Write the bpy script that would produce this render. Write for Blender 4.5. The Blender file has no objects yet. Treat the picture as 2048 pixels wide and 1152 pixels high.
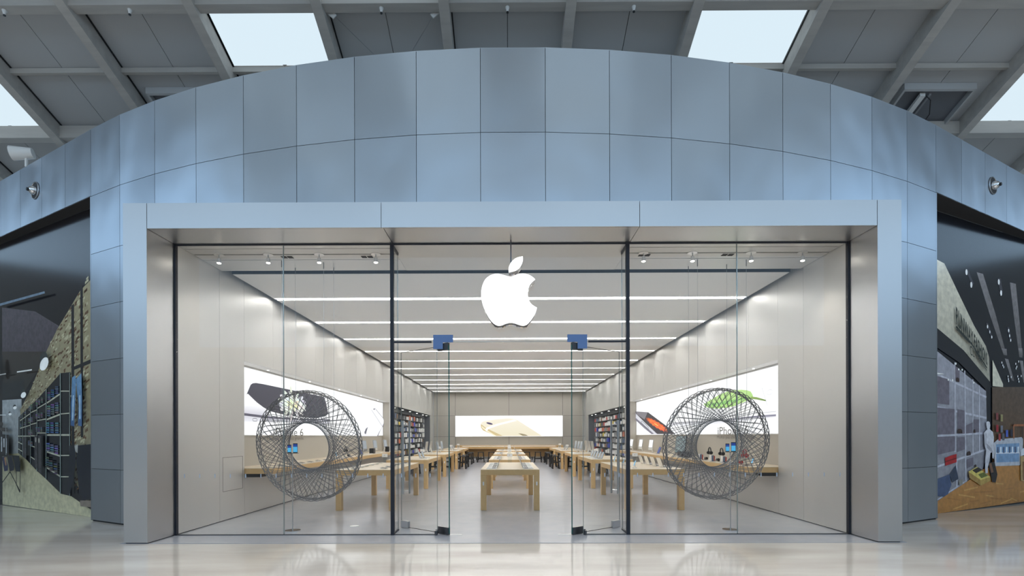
import bpy, bmesh, math, random
from mathutils import Vector, Matrix
random.seed(7)
scene = bpy.context.scene
COL = scene.collection
R = math.radians

# ---------------------------------------------------------------- camera, world, exposure
cam = bpy.data.cameras.new('camera'); cam_o = bpy.data.objects.new('camera', cam); COL.objects.link(cam_o)
scene.camera = cam_o
cam.sensor_fit = 'HORIZONTAL'; cam.sensor_width = 36.0
cam.lens = 36.0 * 1000 / 2048
cam.shift_x = 10.8 / 2048; cam.shift_y = 296.0 / 2048
cam.clip_start = 0.05; cam.clip_end = 300
cam_o.matrix_world = (Matrix.Translation((0, 0, 1.65)) @ Matrix.Rotation(0.0040, 4, 'Z') @
                      Matrix.Rotation(math.pi / 2, 4, 'X') @ Matrix.Rotation(-0.0027, 4, 'Z'))
world = bpy.data.worlds.new('world'); scene.world = world; world.use_nodes = True
WN = world.node_tree; bg = WN.nodes['Background']
bg.inputs[0].default_value = (0.525, 0.753, 1.0, 1); bg.inputs[1].default_value = 1.65
hl = bpy.data.lights.new('hall_fill', 'AREA'); hl.shape = 'RECTANGLE'; hl.size = 46; hl.size_y = 7; hl.energy = 1350; hl.color = (1.0, 0.90, 0.80); hl.spread = R(68)  # unseen warm fill light, added to brighten the hall floor
hlo = bpy.data.objects.new('hall_fill', hl); COL.objects.link(hlo); hlo.location = (0, 1.2, 13.6)
scene.view_settings.view_transform = 'Standard'; scene.view_settings.look = 'None'
scene.view_settings.gamma = 1; scene.view_settings.use_curve_mapping = False
scene.view_settings.exposure = 0.0

STRIP_L = 21.5

# ---------------------------------------------------------------- materials
def srgb(c):
    return tuple(((v / 255) / 12.92 if v / 255 <= 0.04045 else ((v / 255 + 0.055) / 1.055) ** 2.4) for v in c)
def mat(name, col, rough=0.5, metal=0.0, spec=0.5, emit=None, es=0.0, noise=None, bump=None, rand=0.0, coat=0.0, rr=0.0):
    m = bpy.data.materials.new(name); m.use_nodes = True
    nt = m.node_tree; b = nt.nodes['Principled BSDF']
    b.inputs['Base Color'].default_value = (*col, 1); b.inputs['Roughness'].default_value = rough
    b.inputs['Metallic'].default_value = metal; b.inputs['Specular IOR Level'].default_value = spec
    b.inputs['Coat Weight'].default_value = coat; b.inputs['Coat Roughness'].default_value = 0.05
    if emit:
        b.inputs['Emission Color'].default_value = (*emit, 1); b.inputs['Emission Strength'].default_value = es
    tc = nt.nodes.new('ShaderNodeTexCoord')
    last = None
    if noise:      # (scale vector, other colour, contrast)
        mp = nt.nodes.new('ShaderNodeMapping'); mp.inputs['Scale'].default_value = noise[0]; mp.inputs['Rotation'].default_value = (0, 0, 0.0 if name != 'hall_marble' else -0.5)
        nt.links.new(tc.outputs['Object'], mp.inputs[0])
        n = nt.nodes.new('ShaderNodeTexNoise'); n.inputs['Scale'].default_value = 1; n.inputs['Detail'].default_value = 6
        nt.links.new(mp.outputs[0], n.inputs['Vector'])
        cr = nt.nodes.new('ShaderNodeValToRGB'); w = noise[2]
        cr.color_ramp.elements[0].position = 0.5 - w; cr.color_ramp.elements[1].position = 0.5 + w
        cr.color_ramp.elements[0].color = (*col, 1); cr.color_ramp.elements[1].color = (*noise[1], 1)
        nt.links.new(n.outputs[0], cr.inputs[0]); last = cr.outputs[0]
        nt.links.new(last, b.inputs['Base Color'])
    if rand or rr:
        oi = nt.nodes.new('ShaderNodeObjectInfo')
        if rand:
            mr = nt.nodes.new('ShaderNodeMapRange'); mr.inputs[3].default_value = 1 - rand; mr.inputs[4].default_value = 1 + rand
            nt.links.new(oi.outputs['Random'], mr.inputs[0])
            mx = nt.nodes.new('ShaderNodeHueSaturation')
            if last: nt.links.new(last, mx.inputs['Color'])
            else: mx.inputs['Color'].default_value = (*col, 1)
            nt.links.new(mr.outputs[0], mx.inputs['Value']); nt.links.new(mx.outputs[0], b.inputs['Base Color'])
        if rr:
            m2 = nt.nodes.new('ShaderNodeMapRange'); m2.inputs[3].default_value = rough - rr; m2.inputs[4].default_value = rough + rr
            nt.links.new(oi.outputs['Random'], m2.inputs[0]); nt.links.new(m2.outputs[0], b.inputs['Roughness'])
    if bump:       # (scale vector, strength, distance)
        mp = nt.nodes.new('ShaderNodeMapping'); mp.inputs['Scale'].default_value = bump[0]
        nt.links.new(tc.outputs['Object'], mp.inputs[0])
        n = nt.nodes.new('ShaderNodeTexNoise'); n.inputs['Scale'].default_value = 1; n.inputs['Detail'].default_value = 2
        nt.links.new(mp.outputs[0], n.inputs['Vector'])
        bp = nt.nodes.new('ShaderNodeBump'); bp.inputs['Strength'].default_value = bump[1]; bp.inputs['Distance'].default_value = bump[2]
        nt.links.new(n.outputs[0], bp.inputs['Height']); nt.links.new(bp.outputs[0], b.inputs['Normal'])
    return m
def glass_mat(name, tint, fmul=1.0, ior=1.45):
    m = bpy.data.materials.new(name); m.use_nodes = True; nt = m.node_tree; nt.nodes.clear()
    o = nt.nodes.new('ShaderNodeOutputMaterial'); mix = nt.nodes.new('ShaderNodeMixShader')
    t = nt.nodes.new('ShaderNodeBsdfTransparent'); g = nt.nodes.new('ShaderNodeBsdfGlossy')
    ge = nt.nodes.new('ShaderNodeNewGeometry'); dt = nt.nodes.new('ShaderNodeVectorMath'); dt.operation = 'DOT_PRODUCT'
    nt.links.new(ge.outputs['Normal'], dt.inputs[0]); nt.links.new(ge.outputs['Incoming'], dt.inputs[1])
    def mth(op, a, b=None):
        q = nt.nodes.new('ShaderNodeMath'); q.operation = op
        for k_, v_ in enumerate((a, b)):
            if v_ is None: continue
            if isinstance(v_, (int, float)): q.inputs[k_].default_value = v_
            else: nt.links.new(v_, q.inputs[k_])
        return q
    ab = mth('ABSOLUTE', dt.outputs['Value']); inv = mth('SUBTRACT', 1.0, ab.outputs[0]); pw = mth('POWER', inv.outputs[0], 5.0)
    sc_ = mth('MULTIPLY', pw.outputs[0], 0.96); f = mth('ADD', sc_.outputs[0], 0.04); mu = mth('MULTIPLY', f.outputs[0], fmul)
    t.inputs[0].default_value = (*tint, 1); g.inputs['Roughness'].default_value = 0.0
    nt.links.new(mu.outputs[0], mix.inputs[0])
    nt.links.new(t.outputs[0], mix.inputs[1]); nt.links.new(g.outputs[0], mix.inputs[2]); nt.links.new(mix.outputs[0], o.inputs[0])
    return m
def attr_mat(name, emit, rough=0.4, tex=False, mul=1.0, spec=0.5):
    m = bpy.data.materials.new(name); m.use_nodes = True; nt = m.node_tree; b = nt.nodes['Principled BSDF']
    a = nt.nodes.new('ShaderNodeVertexColor'); a.layer_name = 'col'
    src = a.outputs[0]
    if tex:
        tc = nt.nodes.new('ShaderNodeTexCoord'); n = nt.nodes.new('ShaderNodeTexNoise'); n.inputs['Scale'].default_value = 9; n.inputs['Detail'].default_value = 6
        nt.links.new(tc.outputs['Object'], n.inputs['Vector'])
        mr = nt.nodes.new('ShaderNodeMapRange'); mr.inputs[1].default_value = .35; mr.inputs[2].default_value = .65
        mr.inputs[3].default_value = 1.35; mr.inputs[4].default_value = 1.75
        nt.links.new(n.outputs[0], mr.inputs[0])
        h = nt.nodes.new('ShaderNodeHueSaturation'); nt.links.new(src, h.inputs['Color']); nt.links.new(mr.outputs[0], h.inputs['Value']); src = h.outputs[0]
    if emit:
        b.inputs['Base Color'].default_value = (0.02, 0.02, 0.02, 1); b.inputs['Specular IOR Level'].default_value = 0.1
        nt.links.new(src, b.inputs['Emission Color']); b.inputs['Emission Strength'].default_value = emit
    else:
        nt.links.new(src, b.inputs['Base Color'])
        b.inputs['Specular IOR Level'].default_value = spec
    b.inputs['Roughness'].default_value = rough
    return m

M = {}
M['facade'] = mat('facade_metal', (0.455, 0.505, 0.565), 0.33, 1.0, bump=((0.55, 0.55, 0.4), 0.5, 0.16), rand=0.03, rr=0.03)
M['portal'] = mat('portal_metal', (0.585, 0.595, 0.61), 0.36, 1.0, bump=((0.3, 0.3, 0.3), 0.35, 0.1))
M['storemetal'] = mat('store_wall_metal', (0.66, 0.655, 0.64), 0.42, 0.55, rand=0.012)
M['recess'] = mat('recess_wall', srgb((190, 185, 175)), 0.45, 0.3)
M['backwall'] = mat('back_wall_panel', srgb((176, 173, 165)), 0.5, 0.3, rand=0.01)
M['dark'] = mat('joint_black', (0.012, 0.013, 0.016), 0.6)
M['navy'] = mat('dark_navy_seal', (0.012, 0.016, 0.028), 0.5)
M['soffit_dark'] = mat('dark_soffit', srgb((58, 57, 58)), 0.7)
M['ceil'] = mat('stretched_ceiling', srgb((240, 239, 237)), 0.55, rand=0.008)
M['strip'] = mat('light_strip', (0.9, 0.9, 0.9), 0.5, emit=(1.0, 0.98, 0.945), es=STRIP_L)
M['marble'] = mat('hall_marble', srgb((184, 178, 170)), 0.09, noise=((0.35, 1.5, 1), srgb((208, 204, 198)), 0.16), bump=((.5, .5, .5), .1, .01))
M['storefloor'] = mat('store_floor', srgb((160, 164, 174)), 0.2, noise=((3, 3, 3), srgb((170, 173, 180)), 0.3))
M['roofpanel'] = mat('roof_panel', srgb((186, 188, 190)), 0.8, rand=0.02)
M['timber'] = mat('whitewashed_timber', srgb((176, 172, 168)), 0.75, noise=((0.8, 6, 6), srgb((196, 192, 186)), 0.25))
M['maple'] = mat('maple', srgb((206, 170, 118)), 0.38, noise=((14, 0.9, 14), srgb((214, 180, 130)), 0.3))
M['maplelit'] = mat('maple_lit_top', srgb((210, 194, 168)), 0.3, noise=((10, 0.9, 10), srgb((218, 203, 178)), 0.3))  # paler copy of maple, highlight on the tops put into the colour
M['black'] = mat('black_paint', srgb((30, 30, 32)), 0.45)
M['blackgloss'] = mat('black_gloss', (0.01, 0.01, 0.012), 0.12)
M['white'] = mat('white_plastic', (0.80, 0.80, 0.79), 0.35)
M['alu'] = mat('aluminium', (0.78, 0.78, 0.78), 0.3, 0.9)
M['steel'] = mat('satin_steel', (0.50, 0.52, 0.55), 0.28, 1.0)
M['darksteel'] = mat('dark_steel', (0.12, 0.125, 0.135), 0.3, 0.9)
M['rod'] = mat('sculpture_rod', (0.24, 0.24, 0.25), 0.35, 0.85)
M['chrome'] = mat('chrome', (0.8, 0.8, 0.82), 0.08, 1.0)
M['blue'] = mat('blue_film', srgb((96, 126, 178)), 0.4, 0.1)
M['glass'] = glass_mat('clear_glass', (0.99, 0.995, 0.993), 0.6)
M['acryl'] = glass_mat('acrylic', (0.93, 0.95, 0.95), 0.8)
M['skyglass'] = glass_mat('skylight_sheet', (0.92, 0.84, 0.765), 0.3)
M['edge'] = mat('glass_edge', srgb((60, 110, 108)), 0.1, spec=0.8)
M['edgeclear'] = mat('glass_joint', srgb((150, 160, 160)), 0.15, 0.5)
M['frost'] = mat('frosted_mark', srgb((185, 200, 220)), 0.6)
M['logo'] = mat('lit_logo', (1, 1, 1), 0.4, emit=(1, 1, 1), es=2.6)
M['lamp'] = mat('lamp_face', (1, 1, 1), 0.4, emit=(1, 0.92, 0.78), es=40)
M['tinylamp'] = mat('tiny_lamp_face', (1, 1, 1), 0.4, emit=(1, 0.97, 0.9), es=9)
M['screenblue'] = mat('blue_screen', (0, 0, 0), 0.2, emit=srgb((80, 175, 225)), es=1.0)
M['screendeep'] = mat('deep_blue_screen', (0, 0, 0), 0.2, emit=srgb((40, 70, 150)), es=0.9)
M['screengrey'] = mat('grey_blue_screen', (0.02, 0.02, 0.02), 0.2, emit=srgb((120, 132, 145)), es=0.9)
M['screenwhite'] = mat('white_screen', (0.3, 0.3, 0.3), 0.2, emit=srgb((225, 228, 235)), es=0.95)
M['screenteal'] = mat('teal_screen', (0.02, 0.02, 0.02), 0.2, emit=srgb((95, 120, 125)), es=0.8)
M['keys'] = mat('keyboard_keys', srgb((70, 70, 74)), 0.5)
M['hallwall'] = mat('hall_wall', srgb((196, 190, 182)), 0.6)
M['red'] = mat('red_plastic', srgb((190, 45, 40)), 0.4)
M['orange'] = mat('orange_card', srgb((215, 110, 70)), 0.5)
M['bluec'] = mat('blue_card', srgb((70, 95, 140)), 0.5)
M['grey'] = mat('grey_card', srgb((140, 142, 146)), 0.5)
M['shelfgrey'] = mat('shelf_wall_grey', srgb((112, 115, 122)), 0.6)
M['card'] = mat('white_card', (0.85, 0.85, 0.84), 0.5)
M['yellow'] = mat('yellow_card', srgb((215, 190, 70)), 0.5)
M['brown'] = mat('brown_card', srgb((150, 110, 80)), 0.5)
M['vivid'] = mat('vivid_blue_card', srgb((45, 60, 190)), 0.5)
M['textgrey'] = mat('grey_lettering', srgb((110, 106, 100)), 0.5)
M['poster'] = attr_mat('lit_picture', 1.12)
M['print'] = attr_mat('glossy_print', 0, 0.16, tex=True, spec=0.4)

# ---------------------------------------------------------------- helpers
class MB:
    def __init__(s): s.v = []; s.f = []; s.mi = []; s.mats = []; s.c = 0
    def m(s, mt):
        if mt not in s.mats: s.mats.append(mt)
        s.c = s.mats.index(mt); return s
    def add(s, vs, fs, T=None):
        n = len(s.v)
        s.v += [tuple((T @ Vector(v)) if T is not None else v) for v in vs]
        s.f += [tuple(i + n for i in f) for f in fs]; s.mi += [s.c] * len(fs); return s
    def box(s, x0, x1, y0, y1, z0, z1, T=None):
        return s.add([(x0,y0,z0),(x1,y0,z0),(x1,y1,z0),(x0,y1,z0),(x0,y0,z1),(x1,y0,z1),(x1,y1,z1),(x0,y1,z1)],
                     [(3,2,1,0),(4,5,6,7),(0,1,5,4),(1,2,6,5),(2,3,7,6),(3,0,4,7)], T)
    def plank(s, p, q, z0, z1, t, gap=0.0, T=None):
        """upright slab between plan points p and q, thickness t to the left of p->q"""
        p = Vector(p); q = Vector(q); d = (q - p).normalized(); n = Vector((-d.y, d.x))
        a = p + d * gap; b = q - d * gap; c = b + n * t; e = a + n * t
        return s.add([(a.x,a.y,z0),(b.x,b.y,z0),(c.x,c.y,z0),(e.x,e.y,z0),(a.x,a.y,z1),(b.x,b.y,z1),(c.x,c.y,z1),(e.x,e.y,z1)],
                     [(3,2,1,0),(4,5,6,7),(0,1,5,4),(1,2,6,5),(2,3,7,6),(3,0,4,7)], T)
    def cyl(s, x, y, z0, z1, r, n=16, r2=None, T=None):
        r2 = r if r2 is None else r2
        vs = [(x + r*math.cos(2*math.pi*i/n), y + r*math.sin(2*math.pi*i/n), z0) for i in range(n)]
        vs += [(x + r2*math.cos(2*math.pi*i/n), y + r2*math.sin(2*math.pi*i/n), z1) for i in range(n)]
        fs = [(i, (i+1) % n, n + (i+1) % n, n + i) for i in range(n)] + [tuple(range(n-1, -1, -1)), tuple(range(n, 2*n))]
        return s.add(vs, fs, T)
    def tube(s, pts, r, n=6, closed=False):
        pts = [Vector(p) for p in pts]; k = len(pts); rings = []
        for i, p in enumerate(pts):
            a = pts[(i-1) % k] if (closed or i > 0) else p; b = pts[(i+1) % k] if (closed or i < k-1) else p
            t = (b - a).normalized(); u = t.orthogonal().normalized() if i == 0 else (up - t * up.dot(t)).normalized()
            up = u; w = t.cross(u)
            rings.append([tuple(p + u*r*math.cos(2*math.pi*j/n) + w*r*math.sin(2*math.pi*j/n)) for j in range(n)])
        vs = [v for rg in rings for v in rg]; fs = []
        for i in range(k if closed else k-1):
            i2 = (i+1) % k
            fs += [(i*n+j, i*n+(j+1) % n, i2*n+(j+1) % n, i2*n+j) for j in range(n)]
        if not closed: fs += [tuple(range(n-1, -1, -1)), tuple((k-1)*n + j for j in range(n))]
        return s.add(vs, fs)
    def mesh(s, name, off=(0,0,0)):
        me = bpy.data.meshes.new(name)
        me.from_pydata([(v[0]-off[0], v[1]-off[1], v[2]-off[2]) for v in s.v], [], s.f)
        for mt in s.mats: me.materials.append(M[mt])
        if len(s.mats) > 1: me.polygons.foreach_set('material_index', s.mi)
        me.update(); return me
    def build(s, name, parent=None, mt=None, smooth=False, bevel=0, recalc=False):
        if mt: s.mats = [mt]; s.mi = [0]*len(s.f)
        off = wloc(parent) if parent else (0,0,0)
        me = s.mesh(name, off)
        if recalc:
            bm = bmesh.new(); bm.from_mesh(me); bmesh.ops.recalc_face_normals(bm, faces=bm.faces); bm.to_mesh(me); bm.free()
        if smooth:
            me.shade_smooth()
            if hasattr(me, 'set_sharp_from_angle'): me.set_sharp_from_angle(angle=R(40))
        o = bpy.data.objects.new(name, me); COL.objects.link(o); o.parent = parent
        if bevel:
            b = o.modifiers.new('bevel', 'BEVEL'); b.width = bevel; b.segments = 2; b.limit_method = 'ANGLE'
        return o
def B(*a, **k): return MB().box(*a, **k)
def wloc(o):
    v = Vector((0,0,0))
    while o: v = v + o.location; o = o.parent
    return v
def tag(o, label=None, cat=None, group=None, kind=None):
    if label: o['label'] = label
    if cat: o['category'] = cat
    if group: o['group'] = group
    if kind: o['kind'] = kind
    return o
def empty(name, loc=(0,0,0), label=None, cat=None, group=None, kind=None):
    o = bpy.data.objects.new(name, None); COL.objects.link(o); o.location = loc; o.empty_display_size = 0.1
    return tag(o, label, cat, group, kind)
def structure(name): return empty(name, kind='structure')
def copy_tree(o, parent=None):
    c = o.copy(); COL.objects.link(c); c.parent = parent
    for ch in o.children: copy_tree(ch, c)
    return c
def place(proto, used, loc, rz=0, label=None, group=None, scale=None):
    o = proto if not used[0] else copy_tree(proto)
    used[0] = True
    o.location = loc; o.rotation_euler = (0, 0, rz)
    if scale: o.scale = scale
    if label: o['label'] = label
    if group: o['group'] = group
    return o
TM = {}
def text_mesh(txt, *a, **k):
    if txt not in TM: TM[txt] = _text_mesh(txt, *a, **k)
    return TM[txt]
def _text_mesh(txt, size=1.0, spacing=1.0, extrude=0.0, off=0.0):
    cu = bpy.data.curves.new('t', 'FONT'); cu.body = txt; cu.size = size; cu.space_character = spacing; cu.extrude = extrude; cu.offset = off
    cu.resolution_u = 3
    o = bpy.data.objects.new('t', cu); COL.objects.link(o)
    dg = bpy.context.evaluated_depsgraph_get(); me = bpy.data.meshes.new_from_object(o.evaluated_get(dg))
    vs = [tuple(v.co) for v in me.vertices]; fs = [tuple(p.vertices) for p in me.polygons]
    bpy.data.objects.remove(o); bpy.data.curves.remove(cu); bpy.data.meshes.remove(me)
    return vs, fs
for t_ in ('iPhone 6', 'Molto più che più grande.', 'I'):      # glyph outlines, made once while the scene is still small
    text_mesh(t_)
    for k_ in range(len(t_)): text_mesh(t_[:k_+1] + 'I'); text_mesh(t_[k_])
ORD = ['nearest', 'second', 'third', 'fourth', 'fifth', 'sixth', 'seventh', 'eighth', 'ninth', 'tenth', 'eleventh']

# ---------------------------------------------------------------- measured frame of the place
XC = 0.045; XL = -5.56; XR = 5.65        # store side walls
GY = 8.33; PY = 7.674                    # glass line, portal front
ZH = 4.86                                # glass head / ceiling
YB = 37.0                                # back wall
PT = 5.25                                # portal top

# floors
f1 = B(-40, 40, -35, 30, -0.2, 0).build('floor', None, 'marble'); tag(f1, kind='structure')
f2 = B(-6.0, 6.1, PY + 0.01, YB + 0.4, 0.0005, 0.006).build('floor', None, 'storefloor'); tag(f2, kind='structure')

# ---------------------------------------------------------------- curved metal front
wall_front = structure('wall_front')
RC = 18.0; CX = 0.08; CY = 7.78 + RC; PA = 1.012 / RC
nodes = []
for k in range(-9, 9):
    a = (k + 0.5) * PA; nodes.append((k + 0.5, (CX + RC*math.sin(a), CY - RC*math.cos(a))))
a = 8.5 * PA; tx, ty = math.cos(a), math.sin(a)
e0 = nodes[0][1]; e1 = nodes[-1][1]
left = [(-8.5 - j, (e0[0] - 1.06*j*tx, e0[1] + 1.06*j*ty)) for j in range(7, 0, -1)]
right = [(8.5 + j, (e1[0] + 1.06*j*tx, e1[1] + 1.06*j*ty)) for j in range(1, 8)]
nodes = left + nodes + right
ROWS = [0.03, 1.03, 2.08, 3.13, 4.19, 5.24, 6.38, 7.69]
for (ka, p), (kb, q) in zip(nodes[:-1], nodes[1:]):
    mid = (ka + kb) / 2
    for r in range(7):
        if abs(mid) > 8.6 and r < 6: continue
        if abs(mid) < 6 and r < 5: continue
        if abs(mid) == 6 and r < 5:      # cut where it meets the portal
            A_, Z_ = Vector(p), Vector(q); xc_ = -5.935 if mid < 0 else 6.025; t_ = (xc_ - A_.x)/(Z_.x - A_.x); C_ = A_ + (Z_ - A_)*t_
            pp, qq_ = (A_, C_) if mid < 0 else (C_, Z_)
        else: pp, qq_ = p, q
        MB().plank(pp, qq_, ROWS[r] + (0.004 if r else 0), ROWS[r+1] - (0.004 if r < 6 else 0), 0.04, 0.004).build('panel', wall_front, 'facade')
    z0 = 6.40 if abs(mid) > 8.6 else (5.3 if abs(mid) < 7 else 0.0)
    P = Vector(p); Q = Vector(q); d = (Q-P).normalized(); n = Vector((-d.y, d.x))
    MB().plank(P + n*0.02, Q + n*0.02, z0, 7.67, 0.25).build('backing', wall_front, 'dark')
# thin coping along the rim
mb = MB()
for (ka, p), (kb, q) in zip(nodes[:-1], nodes[1:]): mb.plank(p, q, 7.69, 7.70, 0.30)
mb.build('coping', wall_front, 'facade')
# returns and soffits of the two side openings
for sx, P0, D, E in ((-1, Vector((-8.72, 10.34)), Vector((-3.58, 1.79)).normalized(), Vector(e0)),
                     (1, Vector((9.20, 10.65)), Vector((3.4, 1.55)).normalized(), Vector(e1))):
    dd = Vector((sx*tx, ty)); nn = Vector((-ty*sx*-1, tx)) if sx > 0 else Vector((ty, tx))
    a0 = E + dd*0.0; a1 = E + dd*7.4
    b0 = P0 - D*0.9; b1 = P0 + D*6.8
    q = [(a0.x,a0.y),(a1.x,a1.y),(b1.x,b1.y),(b0.x,b0.y)]
    vs = [(x,y,6.375) for x,y in q] + [(x,y,6.395) for x,y in q]
    MB().add(vs, [(3,2,1,0),(4,5,6,7),(0,1,5,4),(1,2,6,5),(2,3,7,6),(3,0,4,7)]).build('opening_soffit', wall_front, 'soffit_dark', recalc=True)
    r0 = E; r1 = Vector((E.x - sx*0.35, E.y + 0.75))
    MB().plank(r0 if sx < 0 else r1, r1 if sx < 0 else r0, 0.02, 6.38, 0.03).build('opening_return', wall_front, 'facade', recalc=True)

# ---------------------------------------------------------------- entrance portal
portal = structure('trim_1')
def pbox(name, *a, m='portal'): return B(*a).build(name, portal, m)
g = 0.004
pbox('jamb_front', -5.93, XL - g, PY, 8.9, 0.02, PT)
pbox('jamb_front', XR + g, 6.02, PY, 8.9, 0.02, PT)
JX = [XL, -1.95, 2.02, XR]
for x0, x1 in zip(JX[:-1], JX[1:]):
    pbox('header_panel', x0 + g, x1 - g, PY, PY + 0.03, ZH, PT)
    pbox('header_top', x0 + g, x1 - g, PY + 0.03, 8.4, PT - 0.03, PT)
SX = [XL, -1.92, 2.02, XR]
for x0, x1 in zip(SX[:-1], SX[1:]):
    pbox('soffit_panel', x0 + g, x1 - g, PY + 0.034, GY - 0.01, ZH, ZH + 0.03)
pbox('core', XL, XR, PY + 0.05, 8.6, ZH + 0.04, PT - 0.04, m='dark')
pbox('plinth', -5.91, XL - 0.02, PY + 0.02, 8.8, 0, 0.02, m='dark'); pbox('plinth', XR + 0.02, 6.0, PY + 0.02, 8.8, 0, 0.02, m='dark')

# vestibule soffit behind the glass, slotted side bays and plain middle bay
sof = structure('ceiling')
sl = [GY + 0.01, 8.53, 8.80, 9.07, 9.67]
for x0, x1 in ((XL + 0.01, -1.97), (2.06, XR - 0.01)):
    for y0, y1 in zip(sl[:-1], sl[1:]):
        ga = lambda q_: 0.022 if q_ == 8.80 else 0.011
        B(x0, x1, y0 + ga(y0), y1 - ga(y1), ZH, ZH + 0.03).build('soffit_panel', sof, 'storemetal')
B(-1.965, 2.055, GY + 0.01, 9.67, ZH, ZH + 0.03).build('soffit_panel', sof, 'storemetal')
B(XL, XR, GY, 9.67, ZH + 0.035, ZH + 0.05).build('backing', sof, 'dark')
B(XL, XR, 9.67, 9.70, ZH + 0.03, 5.45).build('upstand', sof, 'navy')
for x, y in ((-3.95, 8.93), (-2.52, 8.93), (3.9, 8.9), (2.42, 8.9)):
    v = MB()
    v.box(x - 0.10, x - 0.01, y - 0.05, y + 0.05, ZH - 0.006, ZH - 0.001); v.box(x + 0.01, x + 0.10, y - 0.05, y + 0.05, ZH - 0.006, ZH - 0.001)
    v.build('slot_vent', sof, 'dark')

# ---------------------------------------------------------------- store shell
wl = structure('wall_left'); wr = structure('wall_right'); wb = structure('wall_back')
ZT = 5.45
def side_wall(W, sgn, X):
    o = lambda d: X + sgn * d            # outward distance d
    def bx(name, d0, d1, y0, y1, z0, z1, m='storemetal'):
        xa, xb = sorted((o(d0), o(d1)))
        return B(xa, xb, y0, y1, z0, z1).build(name, W, m)
    # full height panels near the glass, then above and below the picture recess
    for y0, y1 in ((GY + 0.02, 9.6), (9.6, 10.5)): bx('panel', 0, 0.03, y0 + .003, y1 - .003, 0.02, ZT)
    ys = [10.5 + i*1.29 for i in range(11)]
    for y0, y1 in zip(ys[:-1], ys[1:]): bx('panel', 0, 0.03, y0 + .003, y1 - .003, 3.24, ZT)
    for y0, y1 in zip(ys[0:-1:2], ys[2::2]): bx('panel', 0, 0.03, y0 + .003, y1 - .003, 0.02, 0.86)
    bx('recess_back', 0.35, 0.38, 10.4, 23.5, 0.86, 3.3, 'recess')
    bx('recess_top', 0.031, 0.35, 10.5, 23.4, 3.24, 3.27, 'card')
    bx('recess_end', 0.03, 0.36, 23.4, 23.43, 0.86, 3.3, 'recess'); bx('recess_end', 0.03, 0.36, 10.47, 10.5, 0.86, 3.3, 'recess')
    bx('panel', 0, 0.03, 23.403, 24.3, 0.02, ZT)
    # accessory recess
    ys = [24.3 + i*1.4 for i in range(9)]
    for y0, y1 in zip(ys[:-1], ys[1:]): bx('panel', 0, 0.03, y0 + .003, y1 - .003, 3.10, ZT)
    bx('accessory_recess_back', 0.42, 0.45, 24.2, 35.6, 0.02, 3.2, 'shelfgrey')
    bx('accessory_recess_top', 0.0, 0.45, 24.3, 35.5, 3.10, 3.13, 'shelfgrey')
    bx('accessory_recess_end', 0.03, 0.44, 24.27, 24.3, 0, 3.1, 'shelfgrey'); bx('accessory_recess_end', 0.03, 0.44, 35.5, 35.53, 0, 3.1, 'shelfgrey')
    bx('panel', 0, 0.03, 35.503, YB, 0.02, ZT)
    bx('skirting_gap', 0.015, 0.03, GY, YB, 0.0, 0.02, 'dark')
    bx('outer_leaf', 0.46, 0.5, GY, YB + .3, 0, ZT, 'dark'); bx('outer_leaf', 0.032, 0.46, 8.9, 10.4, 0, ZT, 'dark')
    bx('outer_leaf', 0.032, 0.46, GY, YB, 3.3, ZT, 'dark')
side_wall(wl, -1, XL); side_wall(wr, 1, XR)
# access hatch outlined in the left wall
hm = MB(); hx = XL + 0.002
for a in ((9.70, 10.43, 1.24, 1.246), (9.70, 10.43, .575, .581), (9.70, 9.706, .58, 1.24), (10.424, 10.43, .58, 1.24)):
    hm.box(XL, hx, a[0], a[1], a[2], a[3])
hm.build('access_hatch', wl, 'dark')
bxs = [XL, -3.94, 0.03, 4.0, XR]
for x0, x1 in zip(bxs[:-1], bxs[1:]):
    for z0, z1 in ((0.02, 1.61), (1.61, 3.15), (3.15, ZT)): B(x0 + .01, x1 - .01, YB, YB + .03, z0 + .008, z1 - .008).build('panel', wb, 'backwall')
B(XL, XR, YB + .02, YB + .2, 0, ZT).build('backing', wb, 'dark')
cs = structure('ceiling')
STY = [11.68 + 2.41*i for i in range(11)]
edges = [9.87] + [v for y in STY for v in (y - 0.085, y + 0.085)] + [YB - 0.12]
for y0, y1 in zip(edges[0::2], edges[1::2]):
    B(XL + 0.11, XR - 0.11, y0, y1, ZH, ZH + 0.05).build('ceiling_panel', cs, 'ceil')
B(XL + 0.10, XR - 0.10, 9.858, 9.868, ZH + .003, ZH + .14).build('ceiling_edge', cs, 'navy')  # dark strips added so the ceiling gap reads black
for xe in (XL + .105, XR - .105): B(xe - .004, xe + .004, 9.858, YB - .12, ZH + .003, ZH + .14).build('ceiling_edge', cs, 'navy')
B(XL - .4, XR + .4, 8.6, YB + 0.3, ZT + .01, ZT + 0.06).build('roof_slab', cs, 'ceil'); B(XL - .4, XR + .4, 8.6, YB + 0.3, ZT, ZT + 0.008).build('plenum_lining', cs, 'dark')  # unseen: pale slab top bounces skylight, dark layer keeps ceiling gap black
B(XL + .115, XR - .115, 9.89, YB - .13, ZH + .10, ZH + .11).build('plenum_board', cs, 'dark')
for i, y in enumerate(STY):
    L = empty('linear_light', (XC, y, ZH), '%s thin white strip of light across the store ceiling, counted from the glass front' % ORD[i].replace('nearest', 'first'), 'ceiling light', 'linear lights across the store ceiling')
    B(XL + 0.12, XR - 0.12, y - 0.066, y + 0.066, ZH + 0.02, ZH + 0.03).build('diffuser', L, 'strip')
    B(XL + 0.12, XR - 0.12, y - 0.085, y + 0.085, ZH + 0.031, ZH + 0.09).build('housing', L, 'white')

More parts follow.
